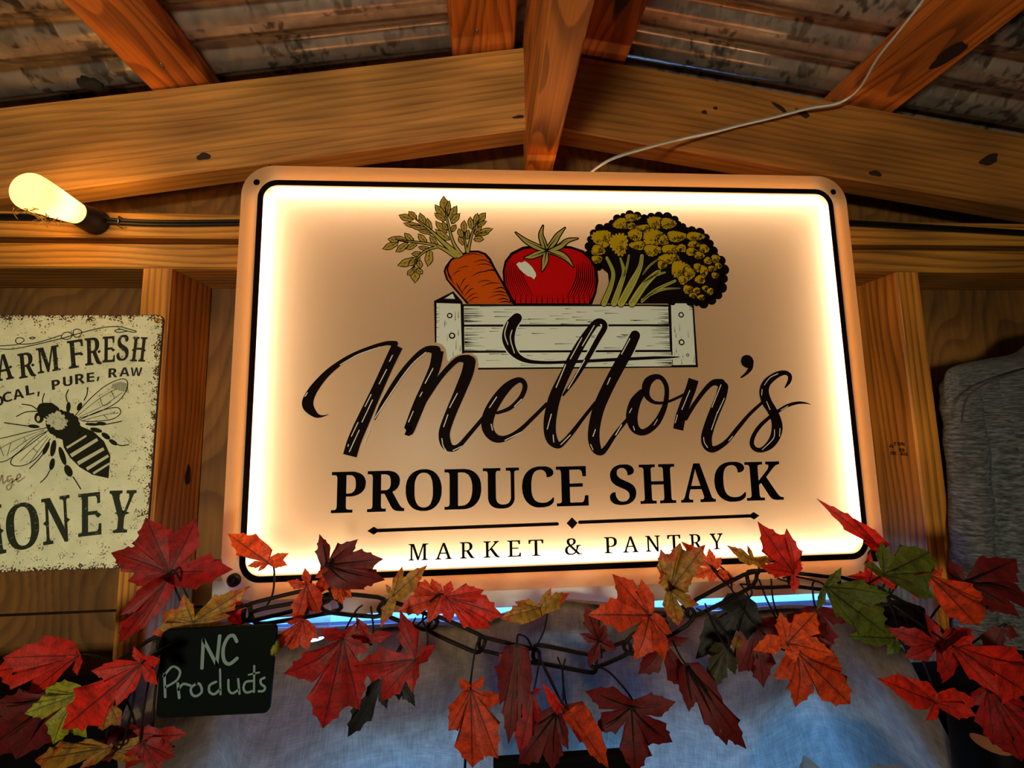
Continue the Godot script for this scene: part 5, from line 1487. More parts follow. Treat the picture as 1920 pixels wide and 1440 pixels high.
# ==================================================================== grey top
func build_shirt():
	var o := thing("grey_sweatshirt", "heather grey long-sleeved top hanging at the right edge", "clothing", Vector3(0.88, 1.6, -0.03))
	var st := begin()
	var rows := []
	# (height, left edge, right edge, thickness)
	var prof := [[0.212, 0.05, 0.05], [0.203, 0.085, 0.085], [0.190, 0.105, 0.105], [0.172, 0.131, 0.131], [0.162, 0.188, 0.188], [0.153, 0.235, 0.235], [0.139, 0.2555, 0.255], [0.10, 0.262, 0.262], [0.06, 0.256, 0.256], [-0.04, 0.2455, 0.25], [-0.144, 0.2395, 0.25], [-0.20, 0.236, 0.25], [-0.27, 0.235, 0.25]]
	var k := []
	for q in prof: k.append(Vector3(q[0], q[1], q[2]))
	k = smooth_path(k, 5)
	for q in k:
		var row := []
		for j in 48:
			var a := TAU * j / 48.0
			var cx := signf(cos(a)) * pow(absf(cos(a)), 0.7)
			var x: float = cx * (q.y if cx < 0.0 else q.z)
			var th := 0.034 + 0.005 * sin(x * 60.0 + q.x * 6.0) * smoothstep(0.2, 0.0, q.x) + 0.003 * sin(q.x * 40.0 + x * 30.0)
			var y: float = q.x + (0.0 if q.x < 0.2 else 0.0)
			row.append(Vector3(x, y, sin(a) * th * clampf(0.35 + (0.212 - q.x) * 9.0, 0.3, 1.0)))
		rows.append(row)
	sheet(st, rows, func(i, j): return Vector2(float(j) / 48.0 * 0.9, float(i) / rows.size() * 0.8), true)
	put("body", finish(st), M.jersey, o)
	# sleeve on the near side, hanging straight down in front of the body's edge
	st = begin()
	rows = []
	var ctr := [Vector3(-0.200, 0.140, -0.012), Vector3(-0.228, 0.120, -0.006), Vector3(-0.238, 0.06, 0.0), Vector3(-0.2475, -0.04, 0.004), Vector3(-0.261, -0.144, 0.006), Vector3(-0.268, -0.21, 0.006), Vector3(-0.272, -0.27, 0.006)]
	ctr = smooth_path(ctr, 6)
	for i in ctr.size():
		var t := float(i) / (ctr.size() - 1)
		var row := []
		var rx := lerpf(0.026, 0.025, t) * smoothstep(-0.10, 0.10, t)
		for j in 28:
			var a := TAU * j / 28.0
			row.append(ctr[i] + Vector3(cos(a) * (rx + 0.0016 * sin(t * 60.0 + a)), 0, sin(a) * (0.022 + 0.0015 * sin(t * 46.0 + a * 2.0))))
		rows.append(row)
	sheet(st, rows, func(i, j): return Vector2(float(j) / 28.0 * 0.2, float(i) / rows.size() * 0.6), true)
	put("sleeve", finish(st), M.jersey, o)
	# overlocked armhole seam
	st = begin()
	var seam := [Vector3(-0.1411, 0.1468, 0.0380), Vector3(-0.1819, 0.1390, 0.0380), Vector3(-0.2352, 0.1219, 0.0370), Vector3(-0.2658, 0.1033, 0.0340), Vector3(-0.2767, 0.0811, 0.0320), Vector3(-0.2786, 0.0621, 0.0300)]
	tube(st, smooth_path(seam, 6), 0.0012, 6)
	put("seam", finish(st), M.jersey_dark, o)
	# the hanger it is on
	st = begin()
	tube(st, smooth_path([Vector3(-0.19, 0.145, 0.0), Vector3(-0.10, 0.17, 0.0), Vector3(0.0, 0.205, 0.0), Vector3(0.10, 0.17, 0.0), Vector3(0.19, 0.145, 0.0)], 5), 0.004, 8)
	tube(st, smooth_path([Vector3(0.0, 0.205, 0.0), Vector3(0.0, 0.30, 0.0), Vector3(0.010, 0.345, -0.004), Vector3(0.004, 0.357, -0.008), Vector3(-0.008, 0.352, -0.010)], 6), 0.002, 8)
	put("hanger", finish(st), M.dark_metal, o)

# ==================================================================== things along the bottom of the view
func build_low_things():
	# black bin edge, bottom centre
	var lo := Vector3(-0.1058, 1.1295, 0.0660)
	var hi := Vector3(0.0625, 1.2991, 0.0800)
	var o := thing("black_tray", "black flat-topped tray at the bottom edge in front of the linen", "tray", Vector3((lo.x + hi.x) / 2, lo.y, (lo.z + hi.z) / 2))
	put("tray_body", box_mesh(lo - o.position + Vector3(0.004, 0, 0.004), hi - o.position - Vector3(0.004, 0.004, 0.004), 0.004), M.black, o)
	put("tray_rim", timber_mesh(Vector3(lo.x, hi.y - 0.004, (lo.z + hi.z) / 2) - o.position, Vector3(hi.x, hi.y - 0.004, (lo.z + hi.z) / 2) - o.position, Vector3.BACK, hi.z - lo.z, 0.008, 0.0, 0.003), M.black, o)
	var pole := begin()
	tube(pole, [Vector3(-0.1349, 1.3402, 0.0550), Vector3(-0.1397, 1.2553, 0.0550)], 0.0016, 8)
	tag(put("black_wire_stake", finish(pole), M.black, self), "thin black upright wire against the linen left of the tray", "stake")
	# dark jar at the lower right
	for q in [[Vector3(0.4916, 1.3395, 0.0750), "dark jar with an oval tan label at the lower right corner"]] :
		var at: Vector3 = q[0]
		var j := thing("dark_jar", q[1], "jar", at - Vector3(0, 0.14, 0))
		var st := begin()
		lathe(st, Vector3.ZERO, Vector3.UP, [Vector2(0.001, 0), Vector2(0.032, 0), Vector2(0.036, 0.005), Vector2(0.037, 0.02), Vector2(0.037, 0.095), Vector2(0.033, 0.112), Vector2(0.028, 0.118)], 32)
		put("jar_body", finish(st), M.jar, j)
		st = begin()
		lathe(st, Vector3.ZERO, Vector3.UP, [Vector2(0.029, 0.116), Vector2(0.031, 0.118), Vector2(0.031, 0.136), Vector2(0.029, 0.140), Vector2(0.0, 0.140)], 32)
		put("jar_lid", finish(st), M.black, j)
		st = begin()
		var rows := []
		for i in 7:
			var row := []
			for k in 17:
				var a := TAU * k / 16.0
				var r := i / 6.0
				var u := cos(a) * r * 0.017
				var v := sin(a) * r * 0.0075
				var an := u / 0.0375
				row.append(Vector3(sin(an) * 0.0375, 0.098 + v, cos(an) * 0.0375))
			rows.append(row)
		sheet(st, rows, func(i, k): return Vector2(i, k) * 0.1)
		var lb := put("oval_label", finish(st), M.label, j)
		lb.rotation.y = -0.95
	# crumpled plastic wrap
	var nz := noise(91, 9.0, 3)
	var st2 := begin()
	var rows2 := []
	var a0 := Vector3(0.2972, 1.3194, 0.0700)
	for i in 40:
		var row := []
		for j in 60:
			var u := float(j) / 59.0
			var v := float(i) / 39.0
			var x := (u - 0.5) * 0.25
			var edge := pow(sin(PI * clampf(u, 0.01, 0.99)), 0.45)
			var y := -0.22 + v * 0.22 * edge * (0.86 + 0.14 * sin(u * 9.0)) 
			var z := 0.045 * edge * cos(v * 1.4) + nz.get_noise_2d(x * 0.9, y * 2.6) * 0.030 + absf(nz.get_noise_2d(x * 2.0 + 5, y * 5.0)) * 0.022
			row.append(a0 + Vector3(x, y, z))
		rows2.append(row)
	sheet(st2, rows2, func(i, j): return Vector2(i, j) * 0.02)
	tag(put("plastic_bag", finish(st2), M.bag, self), "crumpled cloudy plastic bag at the bottom right below the linen", "bag")
	tag(struct_box("added_dark_box", Vector3(0.4816, 0.9000, -0.0350), Vector3(0.9816, 1.3100, 0.0200), M.black), "black box added to darken the corner under the grey top", "box")  # black box added to make this corner dark
	tag(struct_box("added_dark_box", Vector3(-0.9669, 0.9484, -0.0400), Vector3(-0.5169, 1.3484, 0.0300), M.black), "black box added to darken the lower left corner behind the garland", "box")  # likewise added, stands in for the shade at the lower left
	# small glass jar seen under the sign's corner
	var g := thing("glass_jar", "small clear glass jar behind the garland under the sign's lower left corner", "jar", Vector3(-0.3419, 1.3933, -0.0200))
	var gs := begin()
	lathe(gs, Vector3.ZERO, Vector3.UP, [Vector2(0.001, 0), Vector2(0.016, 0), Vector2(0.018, 0.003), Vector2(0.018, 0.035), Vector2(0.014, 0.043), Vector2(0.014, 0.050)], 24)
	var gm := std(Color(0.75, 0.8, 0.85, 0.25), 0.05)
	gm.transparency = BaseMaterial3D.TRANSPARENCY_ALPHA
	put("glass", finish(gs), gm, g)
	gs = begin()
	lathe(gs, Vector3.ZERO, Vector3.UP, [Vector2(0.0155, 0.046), Vector2(0.0155, 0.055), Vector2(0.0, 0.056)], 24)
	put("lid", finish(gs), M.steel, g)

func struct_box(called: String, lo: Vector3, hi: Vector3, mat: Material) -> Node3D:
	var o := Node3D.new()
	o.name = numbered(called)
	add_child(o)
	o.position = Vector3((lo.x + hi.x) / 2, lo.y, (lo.z + hi.z) / 2)
	put("box_body", box_mesh(lo - o.position, hi - o.position - Vector3(0, 0.02, 0), 0.006), mat, o)
	put("box_lid", timber_mesh(Vector3(lo.x - 0.004, hi.y - 0.01, (lo.z + hi.z) / 2) - o.position, Vector3(hi.x + 0.004, hi.y - 0.01, (lo.z + hi.z) / 2) - o.position, Vector3.BACK, hi.z - lo.z + 0.008, 0.02, 0.0, 0.005), mat, o)
	return o

func build_chalkboard():
	var o := thing("chalkboard_sign", "small dark chalkboard lettered NC Products hanging in the garland", "sign", Vector3(0, 1.75, 0.1120))
	put("slate", prism_mesh(v2([[-440.5,-287.4],[-440.2,-285.2],[-439.5,-283.6],[-438.3,-282.4],[-436.6,-281.6],[-434.5,-281.4],[-333.7,-280.8],[-331.5,-281],[-329.9,-281.7],[-328.8,-282.9],[-328.1,-284.6],[-328,-286.8],[-331.7,-359.2],[-332,-361.3],[-332.8,-363],[-334.1,-364.2],[-335.8,-364.9],[-338,-365.1],[-434.8,-364.1],[-437,-363.9],[-438.6,-363.1],[-439.8,-361.9],[-440.5,-360.2],[-440.8,-358.1]]), -0.0042, -0.0008), M.chalk_board, o)
	var st := ink_begin()
	for s in [[[-398.9,-318.7,3.38],[-399.2,-292,3.4]],
		[[-398.8,-292,3.4],[-384.8,-316.3,3.39]],
		[[-384.8,-316.3,3.39],[-383.3,-288.9,3.42]],
		[[-366.3,-294.8,3.43],[-369.9,-289.1,3.43],[-375.1,-290.8,3.42],[-379.1,-300.6,3.41],[-377.8,-312.2,3.4],[-372.4,-316.2,3.4],[-365.1,-311.2,3.42]],
		[[-432.6,-344.1,2.56],[-434.9,-322.7,2.57]],
		[[-435.6,-324.9,2.23],[-427.6,-316,2.24],[-420.1,-320.6,2.24],[-422.5,-328.9,2.23],[-432.8,-335,2.22]],
		[[-419.2,-345.7,2.74],[-421.4,-332.3,2.74]],
		[[-420.4,-338.1,2.4],[-416.3,-333,2.4],[-409.3,-334.6,2.41]],
		[[-403.4,-333.2,2.41],[-408.3,-337.1,2.41],[-407.1,-343,2.4],[-402.7,-344.9,2.41],[-397.8,-341,2.41],[-399.9,-334.2,2.41],[-403.4,-333.2,2.41]],
		[[-384.5,-332.5,2.43],[-390.4,-335.5,2.42],[-390.4,-341.4,2.42],[-385.6,-344.1,2.42],[-380.6,-340.2,2.42]],
		[[-381.2,-320.9,2.09],[-379.5,-344.5,2.08]],
		[[-372.5,-331.4,2.26],[-371.6,-340.7,2.26],[-367.8,-344.2,2.26],[-362.4,-341.2,2.26]],
		[[-363,-331.1,2.27],[-361,-344.9,2.26]],
		[[-349.3,-333.5,2.27],[-355.5,-334.3,2.27],[-357.3,-339.8,2.27],[-354.5,-344.1,2.26],[-348.8,-343.2,2.27]],
		[[-347.8,-319.3,2.11],[-346.9,-344,2.1]],
		[[-353,-327.5,1.75],[-342.6,-325.7,1.76]],
		[[-337.2,-331,2.28],[-340.9,-333,2.28],[-340,-337,2.28],[-336.4,-340,2.28],[-337.6,-343.5,2.28],[-342.3,-343.6,2.27]]]: ink_stroke(st, s, Color.WHITE, 0.0, 0.0, 6)
	put("chalk_lettering", done(st), M.chalk, o)
	var pg := begin()
	lathe(pg, Vector3(-0.3304, -0.3055, -0.0040), Vector3(0.2, 1, 0).normalized(), [Vector2(0.0001, -0.009), Vector2(0.003, -0.007), Vector2(0.0042, 0.0), Vector2(0.003, 0.007), Vector2(0.0001, 0.009)], 12)
	put("olive_peg", finish(pg), M.leaf_l, o)

# ==================================================================== leaf garland
# a lobed leaf: its lobes' tips (mm, in the leaf's own axes, in order round it) give the outline; every lobe has teeth, a crease along its vein and a waved edge
func leaf_rim(tips: Array, main: int, narrow: float, rng: RandomNumberGenerator) -> Array:
	var out := []   # [point, canonical angle, share of the lobe's reach]
	var n := tips.size()
	var canon := []
	for i in n:
		var k := i - main
		canon.append(signf(k) * [0.0, 0.98, 1.72, 2.3, 2.6][mini(absi(k), 4)])
	for i in n:
		var t := Vector3(tips[i][0], tips[i][1], tips[i][2]) * 0.001
		var reach := t.length()
		for s in [-1, 1]:
			var j: int = i + s
			var root: Vector3
			var ca: float
			if j < 0 or j >= n:
				root = t.rotated(Vector3.BACK, -1.25 * s) * 0.20
				ca = canon[i] + s * 0.55
			else:
				var o := Vector3(tips[j][0], tips[j][1], tips[j][2]) * 0.001
				var gap := absf(t.angle_to(o))
				var fr := clampf(lerpf(0.54, 0.19, (gap - 0.35) / 0.85), 0.16, 0.58)
				root = (t.normalized() + o.normalized()).normalized() * minf(reach, o.length()) * fr
				ca = (canon[i] + canon[j]) / 2.0
			var side: Vector3 = Vector3(t.y, -t.x, 0).normalized() * (s * reach * narrow)
			var row := []
			for q in [[0.0, 0.0], [0.10, 0.055], [0.24, 0.115], [0.36, 0.17], [0.49, 0.225], [0.53, 0.165], [0.61, 0.13], [0.72, 0.14], [0.755, 0.085], [0.87, 0.045], [1.0, 0.0]]:
				var f: float = q[0]
				var p: Vector3 = root.lerp(t, f) + side * q[1] * (0.72 + rng.randf() * 0.2)
				row.append([p, lerpf(ca, canon[i], f), p.length() / reach])
			if s > 0: row.reverse()
			if s > 0: row.remove_at(0)
			out.append_array(row)
	return out

func leaf_mesh(tips: Array, main: int, narrow: float, fold: float, seed_: int) -> ArrayMesh:
	var rng := RandomNumberGenerator.new()
	rng.seed = seed_
	var rim := leaf_rim(tips, main, narrow, rng)
	var ph := rng.randf() * TAU
	var rings := [0.02, 0.22, 0.45, 0.68, 0.86, 1.0]
	var rows := []
	var size := 0.0
	for t in tips: size = maxf(size, Vector2(t[0], t[1]).length() * 0.001)
	for r in rings:
		var row := []
		for v in rim: row.append(leaf_point(v[0] * r, tips, fold, size, ph))
		rows.append(row)
	var st := begin()
	st.set_smooth_group(0)
	var n := rim.size()
	for i in rings.size() - 1:
		for j in n:
			var j2 := (j + 1) % n
			for c in [[i, j], [i, j2], [i + 1, j2], [i, j], [i + 1, j2], [i + 1, j]]:
				var v: Array = rim[c[1]]
				var q: Vector2 = Vector2(sin(v[1]), cos(v[1])) * v[2] * rings[c[0]]
				st.set_uv(Vector2(q.x / 2.2 + 0.5, q.y / 1.6 + 0.3))
				st.add_vertex(rows[c[0]][c[1]])
	return finish(st)

func leaf_point(p: Vector3, tips: Array, fold: float, size: float, ph: float) -> Vector3:
	var best := size
	var q := Vector2(p.x, p.y)
	for t in tips:
		var d := Vector2(t[0], t[1]).normalized()
		if q.dot(d) > 0.0: best = minf(best, absf(q.cross(d)))
	var r := q.length() / size
	var u := q / size
	return Vector3(p.x, p.y, p.z * r + fold * minf(best, size * 0.3) + size * (0.26 * r * (1.0 - r) + (1.0 - r) * r * (0.12 * sin(u.x * 7.0 + ph) + 0.10 * sin(u.y * 8.0 + ph * 1.7))))

func vein_mesh(tips: Array, fold: float, seed_: int) -> ArrayMesh:
	var size := 0.0
	for t in tips: size = maxf(size, Vector2(t[0], t[1]).length() * 0.001)
	var st := begin()
	for t in tips:
		var p := []
		for i in 6:
			p.append(leaf_point(Vector3(t[0], t[1], t[2]) * 0.001 * 0.66 * i / 5.0, tips, fold, size, 0.0) + Vector3(0, 0, size * 0.016))
		tube(st, p, [size * 0.015, size * 0.014, size * 0.012, size * 0.010, size * 0.008, size * 0.005], 6)
	return finish(st)

func build_garland():
	var g := thing("leaf_garland", "artificial autumn maple leaf garland on a brown vine chain across the sign's foot", "garland", Vector3(0.0500, 1.4200, 0.0700))
	# links: closed loops of brown vine
	var k := 0
	for c in [[Vector3(-0.4122, 1.4570, 0.0820), Vector3(-0.3773, 1.4669, 0.0703)],
		[Vector3(-0.3838, 1.4659, 0.0738), Vector3(-0.2890, 1.4816, 0.0685)],
		[Vector3(-0.3769, 1.4595, 0.0703), Vector3(-0.2764, 1.4712, 0.0728)],
		[Vector3(-0.3039, 1.4708, 0.0636), Vector3(-0.2217, 1.4679, 0.0809)],
		[Vector3(-0.2309, 1.4710, 0.0819), Vector3(-0.1706, 1.4388, 0.0627)],
		[Vector3(-0.1782, 1.4427, 0.0654), Vector3(-0.1147, 1.4136, 0.0624)],
		[Vector3(-0.1210, 1.4160, 0.0607), Vector3(-0.0519, 1.4083, 0.0818)],
		[Vector3(-0.0589, 1.4139, 0.0810), Vector3(0.0166, 1.3867, 0.0657)],
		[Vector3(0.0085, 1.3934, 0.0685), Vector3(0.0610, 1.4007, 0.0580)],
		[Vector3(0.0543, 1.3986, 0.0581), Vector3(0.1312, 1.4493, 0.0792)],
		[Vector3(0.1243, 1.4456, 0.0770), Vector3(0.2196, 1.4823, 0.0685)],
		[Vector3(0.2026, 1.4785, 0.0733), Vector3(0.2750, 1.4739, 0.0580)],
		[Vector3(0.2661, 1.4718, 0.0585), Vector3(0.3223, 1.4681, 0.0710)],
		[Vector3(0.3153, 1.4695, 0.0674), Vector3(0.3720, 1.4541, 0.0814)],
		[Vector3(0.3615, 1.4560, 0.0820), Vector3(0.4439, 1.4076, 0.0649)],
		[Vector3(0.4331, 1.4144, 0.0676), Vector3(0.5001, 1.3517, 0.0593)],
		[Vector3(0.4937, 1.3578, 0.0583), Vector3(0.5432, 1.3376, 0.0801)],
		[Vector3(-0.4754, 1.4327, 0.0666), Vector3(-0.4096, 1.4596, 0.0819)],
		[Vector3(-0.5276, 1.4020, 0.0590), Vector3(-0.4698, 1.4391, 0.0685)],
		[Vector3(-0.5560, 1.3773, 0.0762), Vector3(-0.5229, 1.4052, 0.0583)]]:
		var a: Vector3 = c[0]
		var b: Vector3 = c[1]
		var d := (b - a).normalized()
		var turn := -1.0 if k % 2 == 0 else 1.0
		var s := d.cross(Vector3(0, 0.25 * turn, 1)).normalized() * 0.0095
		var path := []
		for i in 20:
			var t := TAU * i / 20.0
			var e := (b - a) / 2.0
			var cx := cos(t)
			path.append((a + b) / 2.0 + e * signf(cx) * pow(absf(cx), 0.35) + s * signf(sin(t)) * pow(absf(sin(t)), 0.6) + Vector3(0, 0, 0.002 * sin(t * 3.0 + k)))
		var st := begin()
		tube(st, path, 0.0023, 8, true)
		put("vine_link", finish(st), M.vine, g, -g.position)
		k += 1
	k = 0
	for l in [[Vector3(-0.4647, 1.5129, 0.0750), Vector3(0.6980, 0.3357, -0.6326), Vector3(-0.5082, 0.8545, -0.1073), "r", 1, 0.15, [[-32.4,14.2,-38.8],[-36.1,51.4,-22.4],[-0,69.7,0],[37.6,37.1,41.8],[47.9,-35,48.9]], 2, Vector3(-0.4343, 1.4495, 0.0762)],
		[Vector3(-0.4591, 1.5101, 0.0820), Vector3(-0.7521, 0.5393, 0.3788), Vector3(-0.6084, -0.7891, -0.0845), "r", 0.55, 0.3, [[-9.4,50.2,13.2],[0,88.5,0],[15.7,46.1,9.7]], 1, Vector3(-0.4343, 1.4495, 0.0762)],
		[Vector3(-0.4199, 1.4693, 0.0980), Vector3(0.5219, -0.8529, 0.0172), Vector3(0.8246, 0.4992, -0.2663), "y", 1, 0.3, [[-13.2,-31.5,-3.2],[-26.8,-20.1,-19.3],[-31.8,6,-0.3],[0,58.4,-0],[15.8,29.8,-6.3]], 3, Vector3(-0.4096, 1.4596, 0.0819)],
		[Vector3(-0.3997, 1.4817, 0.0800), Vector3(-0.6430, -0.4862, 0.5917), Vector3(0.4209, -0.8698, -0.2574), "R", 1, 0.1, [[-11.6,18.8,7.9],[-0,35.3,0],[15.6,19,-20.2]], 1, Vector3(-0.3947, 1.4620, 0.0761)],
		[Vector3(-0.3683, 1.5130, 0.0550), Vector3(0.5142, 0.7024, -0.4921), Vector3(-0.8550, 0.4653, -0.2292), "O", 0.8, 0.2, [[19.6,-14.4,4],[9.2,-23.1,0.1],[-12.4,2.2,-3.7],[-13.9,15.4,3.3],[0,67.3,-0]], 4, Vector3(-0.3601, 1.4699, 0.0725)],
		[Vector3(-0.3103, 1.4987, 0.0850), Vector3(-0.9177, 0.2505, 0.3082), Vector3(-0.2477, -0.9676, 0.0489), "o", 1, 0.2, [[-22.9,32.2,-9.2],[-0,43.1,-0],[20.6,0.3,-15.2],[6.7,-18.9,4]], 1, Vector3(-0.3127, 1.4777, 0.0698)],
		[Vector3(-0.3099, 1.4638, 0.0920), Vector3(-0.9071, 0.3397, 0.2486), Vector3(-0.3908, -0.8991, -0.1971), "o", 1, 0.2, [[-22.9,9.8,11],[-16.2,26.9,6.2],[0,37.5,0],[17.5,30.2,8.5],[16.5,0.9,2.5]], 2, Vector3(-0.3141, 1.4668, 0.0718)],
		[Vector3(-0.2910, 1.5156, 0.0780), Vector3(0.0728, -0.9563, 0.2831), Vector3(0.9872, 0.1095, 0.1159), "d", 1, 0.2, [[-34,-5.5,15],[-23.9,36.4,4],[-0,65.2,0],[22.8,57.3,-28.4],[30,37.3,-24.7]], 2, Vector3(-0.2890, 1.4816, 0.0685)],
		[Vector3(-0.2871, 1.5156, 0.0820), Vector3(-0.9238, 0.2773, 0.2638), Vector3(-0.3626, -0.8550, -0.3707), "o", 1, 0.2, [[-15.5,13.3,-2.2],[0,39.8,0],[11.2,15,5.1]], 1, Vector3(-0.2890, 1.4816, 0.0685)],
		[Vector3(-0.2773, 1.4986, 0.0850), Vector3(-0.8780, -0.2453, 0.4111), Vector3(0.3900, -0.8646, 0.3169), "O", 1, 0.2, [[-10.7,20.5,-6.6],[0,23,-0],[6.5,16.1,0.8]], 1, Vector3(-0.2890, 1.4816, 0.0685)],
		[Vector3(-0.2636, 1.4472, 0.1000), Vector3(-0.9512, 0.2058, 0.2297), Vector3(-0.2126, -0.9771, -0.0049), "r", 1, 0.18, [[-8.9,-17.2,-8.4],[-29.9,8.9,6.2],[-32.9,71.1,-1.5],[0,90,0],[51.6,46.6,-20.8],[27,-13,5.6]], 3, Vector3(-0.2525, 1.4690, 0.0744)],
		[Vector3(-0.1855, 1.4287, 0.1120), Vector3(-0.0437, 0.8801, -0.4729), Vector3(-0.9760, -0.1388, -0.1680), "r", 1, 0.18, [[-27.2,2.5,-5.7],[-32.7,38.8,-18.7],[0,68.4,0],[44.8,9.9,31.3],[10.9,-26,12.3]], 2, Vector3(-0.1857, 1.4468, 0.0675)],
		[Vector3(-0.2414, 1.4396, 0.0880), Vector3(0.7761, 0.4453, -0.4466), Vector3(-0.4787, 0.8770, 0.0426), "r", 0.8, 0.2, [[-13.2,15.2,-4.1],[-0,27.9,0],[23,-7.3,18.6]], 1, Vector3(-0.2423, 1.4686, 0.0766)],
		[Vector3(-0.2310, 1.3866, 0.0680), Vector3(-0.8483, 0.5224, -0.0859), Vector3(-0.5163, -0.8522, -0.0846), "k", 0.8, 0.2, [[-21.9,21,5.2],[-0,74.8,0],[5.1,26.7,-5.4]], 1, Vector3(-0.1932, 1.4509, 0.0699)],
		[Vector3(-0.2146, 1.3891, 0.0640), Vector3(-0.7865, -0.4437, 0.4296), Vector3(0.5817, -0.7657, 0.2743), "k", 0.8, 0.2, [[-14.4,17.1,-6],[0,39.2,0],[11.3,24.2,-28.8]], 1, Vector3(-0.1857, 1.4468, 0.0675)],
		[Vector3(-0.2154, 1.4829, 0.0860), Vector3(0.6319, -0.7592, 0.1560), Vector3(0.7750, 0.6174, -0.1348), "y", 0.75, 0.25, [[16.4,-27.3,-0.3],[-15.1,1.4,2.3],[-18.2,24.8,-9],[-0,48,0]], 3, Vector3(-0.2217, 1.4679, 0.0809)],
		[Vector3(-0.1638, 1.4769, 0.0780), Vector3(-0.2803, 0.9007, -0.3318), Vector3(-0.9479, -0.2053, 0.2434), "o", 1, 0.2, [[-21.7,18.8,-15.8],[-0,49,0],[25.5,31.6,-3.4],[21.1,5.7,8]], 1, Vector3(-0.1857, 1.4468, 0.0675)],
		[Vector3(-0.1557, 1.4834, 0.0960), Vector3(-0.3082, -0.8684, 0.3885), Vector3(0.9513, -0.2808, 0.1270), "R", 1, 0.2, [[-16.5,0.8,19.2],[-17.5,39,13.3],[-0,65.5,-0],[16.8,56.1,-27.5],[22.1,12.2,-22.3]], 2, Vector3(-0.1857, 1.4468, 0.0675)],
		[Vector3(-0.0509, 1.4647, 0.0900), Vector3(-0.1801, 0.8913, -0.4161), Vector3(-0.9794, -0.2019, -0.0085), "y", 0.75, 0.25, [[-0,47.4,-0],[12.1,26.2,14.7],[17,-17.2,-1.8],[7.2,-37.5,-12.9]], 0, Vector3(-0.0589, 1.4139, 0.0810)],
		[Vector3(0.0675, 1.4589, 0.1060), Vector3(0.0465, 0.9101, -0.4117), Vector3(-0.9953, 0.0774, 0.0588), "o", 1, 0.14, [[-17.1,-23.3,-7.7],[-41.7,-12.6,-18.6],[-41.8,20.2,-21.8],[-0,70.2,0],[39.6,42.6,13.7],[35.1,8.7,9.4]], 3, Vector3(0.1024, 1.4303, 0.0713)],
		[Vector3(0.0171, 1.4214, 0.0780), Vector3(0.9409, 0.3319, 0.0674), Vector3(-0.3360, 0.9397, 0.0636), "d", 1, 0.2, [[16.7,-17.8,-5.3],[-21.7,-27,-7.4],[-18,13.7,-9.7],[0,45.7,-0],[15,17.7,1.1]], 3, Vector3(0.0216, 1.3952, 0.0659)],
		[Vector3(0.1048, 1.4720, 0.0780), Vector3(0.6303, -0.5782, 0.5181), Vector3(0.5914, 0.7899, 0.1620), "y", 0.9, 0.25, [[-19.4,11.8,23.9],[-33.7,31.9,4.8],[-21.9,51.6,-10.4],[0,69.4,-0],[8.9,33.2,-29.1]], 3, Vector3(0.1243, 1.4456, 0.0770)],
		[Vector3(0.1017, 1.4761, 0.0880), Vector3(-0.9258, -0.1510, -0.3465), Vector3(0.2301, -0.9525, -0.1996), "y", 0.9, 0.25, [[-27.8,18.9,-2.3],[0,46.2,0],[9.7,27.8,9.2]], 1, Vector3(0.1243, 1.4456, 0.0770)],
		[Vector3(0.1691, 1.4888, 0.0600), Vector3(-0.2750, 0.8430, -0.4623), Vector3(-0.8406, -0.4442, -0.3099), "O", 1, 0.15, [[-13.7,11.9,-11.6],[0,28,-0],[39.8,17.8,18.9],[21.9,-8.3,-4.9],[7.7,-15.8,-5.4]], 1, Vector3(0.1839, 1.4686, 0.0717)],
		[Vector3(0.1703, 1.4877, 0.0660), Vector3(-0.6321, -0.7720, -0.0664), Vector3(0.7726, -0.6345, 0.0231), "O", 0.6, 0.1, [[-6.8,25.7,-5.8],[-0,27.5,0]], 1, Vector3(0.1839, 1.4686, 0.0717)],
		[Vector3(0.2147, 1.4999, 0.0680), Vector3(0.5161, 0.8557, 0.0381), Vector3(-0.8543, 0.5110, 0.0952), "y", 0.6, 0.2, [[-0,39,-0],[13,16.4,-0.9],[17.5,-24.8,5],[1.8,-20.3,0.1]], 0, Vector3(0.2196, 1.4823, 0.0685)],
		[Vector3(0.2535, 1.4889, 0.0850), Vector3(0.7721, 0.4971, 0.3959), Vector3(-0.5631, 0.8239, 0.0637), "R", 0.9, 0.2, [[-13.1,-19.9,4.2],[-26.1,36.1,18],[-0,76.3,0],[22.9,44.6,-24.3],[14.9,15.6,1.8]], 2, Vector3(0.2479, 1.4756, 0.0637)],
		[Vector3(0.3972, 1.5024, 0.0550), Vector3(0.5918, 0.7267, 0.3489), Vector3(-0.7430, 0.6596, -0.1136), "R", 0.45, 0.2, [[-7,25.9,7.4],[-0,97.7,0],[9.4,53.1,-10.1]], 1, Vector3(0.3720, 1.4541, 0.0814)],
		[Vector3(0.3472, 1.4904, 0.1040), Vector3(0.2917, -0.7508, 0.5926), Vector3(0.9565, 0.2255, -0.1851), "g", 1.1, 0.2, [[-16.9,-21.5,17.9],[-27.8,21.3,27.7],[-0,80.8,-0],[17.9,53.4,-4.9],[37.1,41.5,-15.8]], 2, Vector3(0.3437, 1.4618, 0.0744)],
		[Vector3(0.2700, 1.4828, 0.1100), Vector3(-0.6101, -0.7696, -0.1884), Vector3(0.7913, -0.6037, -0.0966), "g", 1, 0.3, [[-28.7,-1.1,-12.7],[-37.3,55.1,1.3],[-0,96.1,0],[14.8,54.7,-3.2],[26.7,2.2,6]], 2, Vector3(0.2569, 1.4750, 0.0618)],
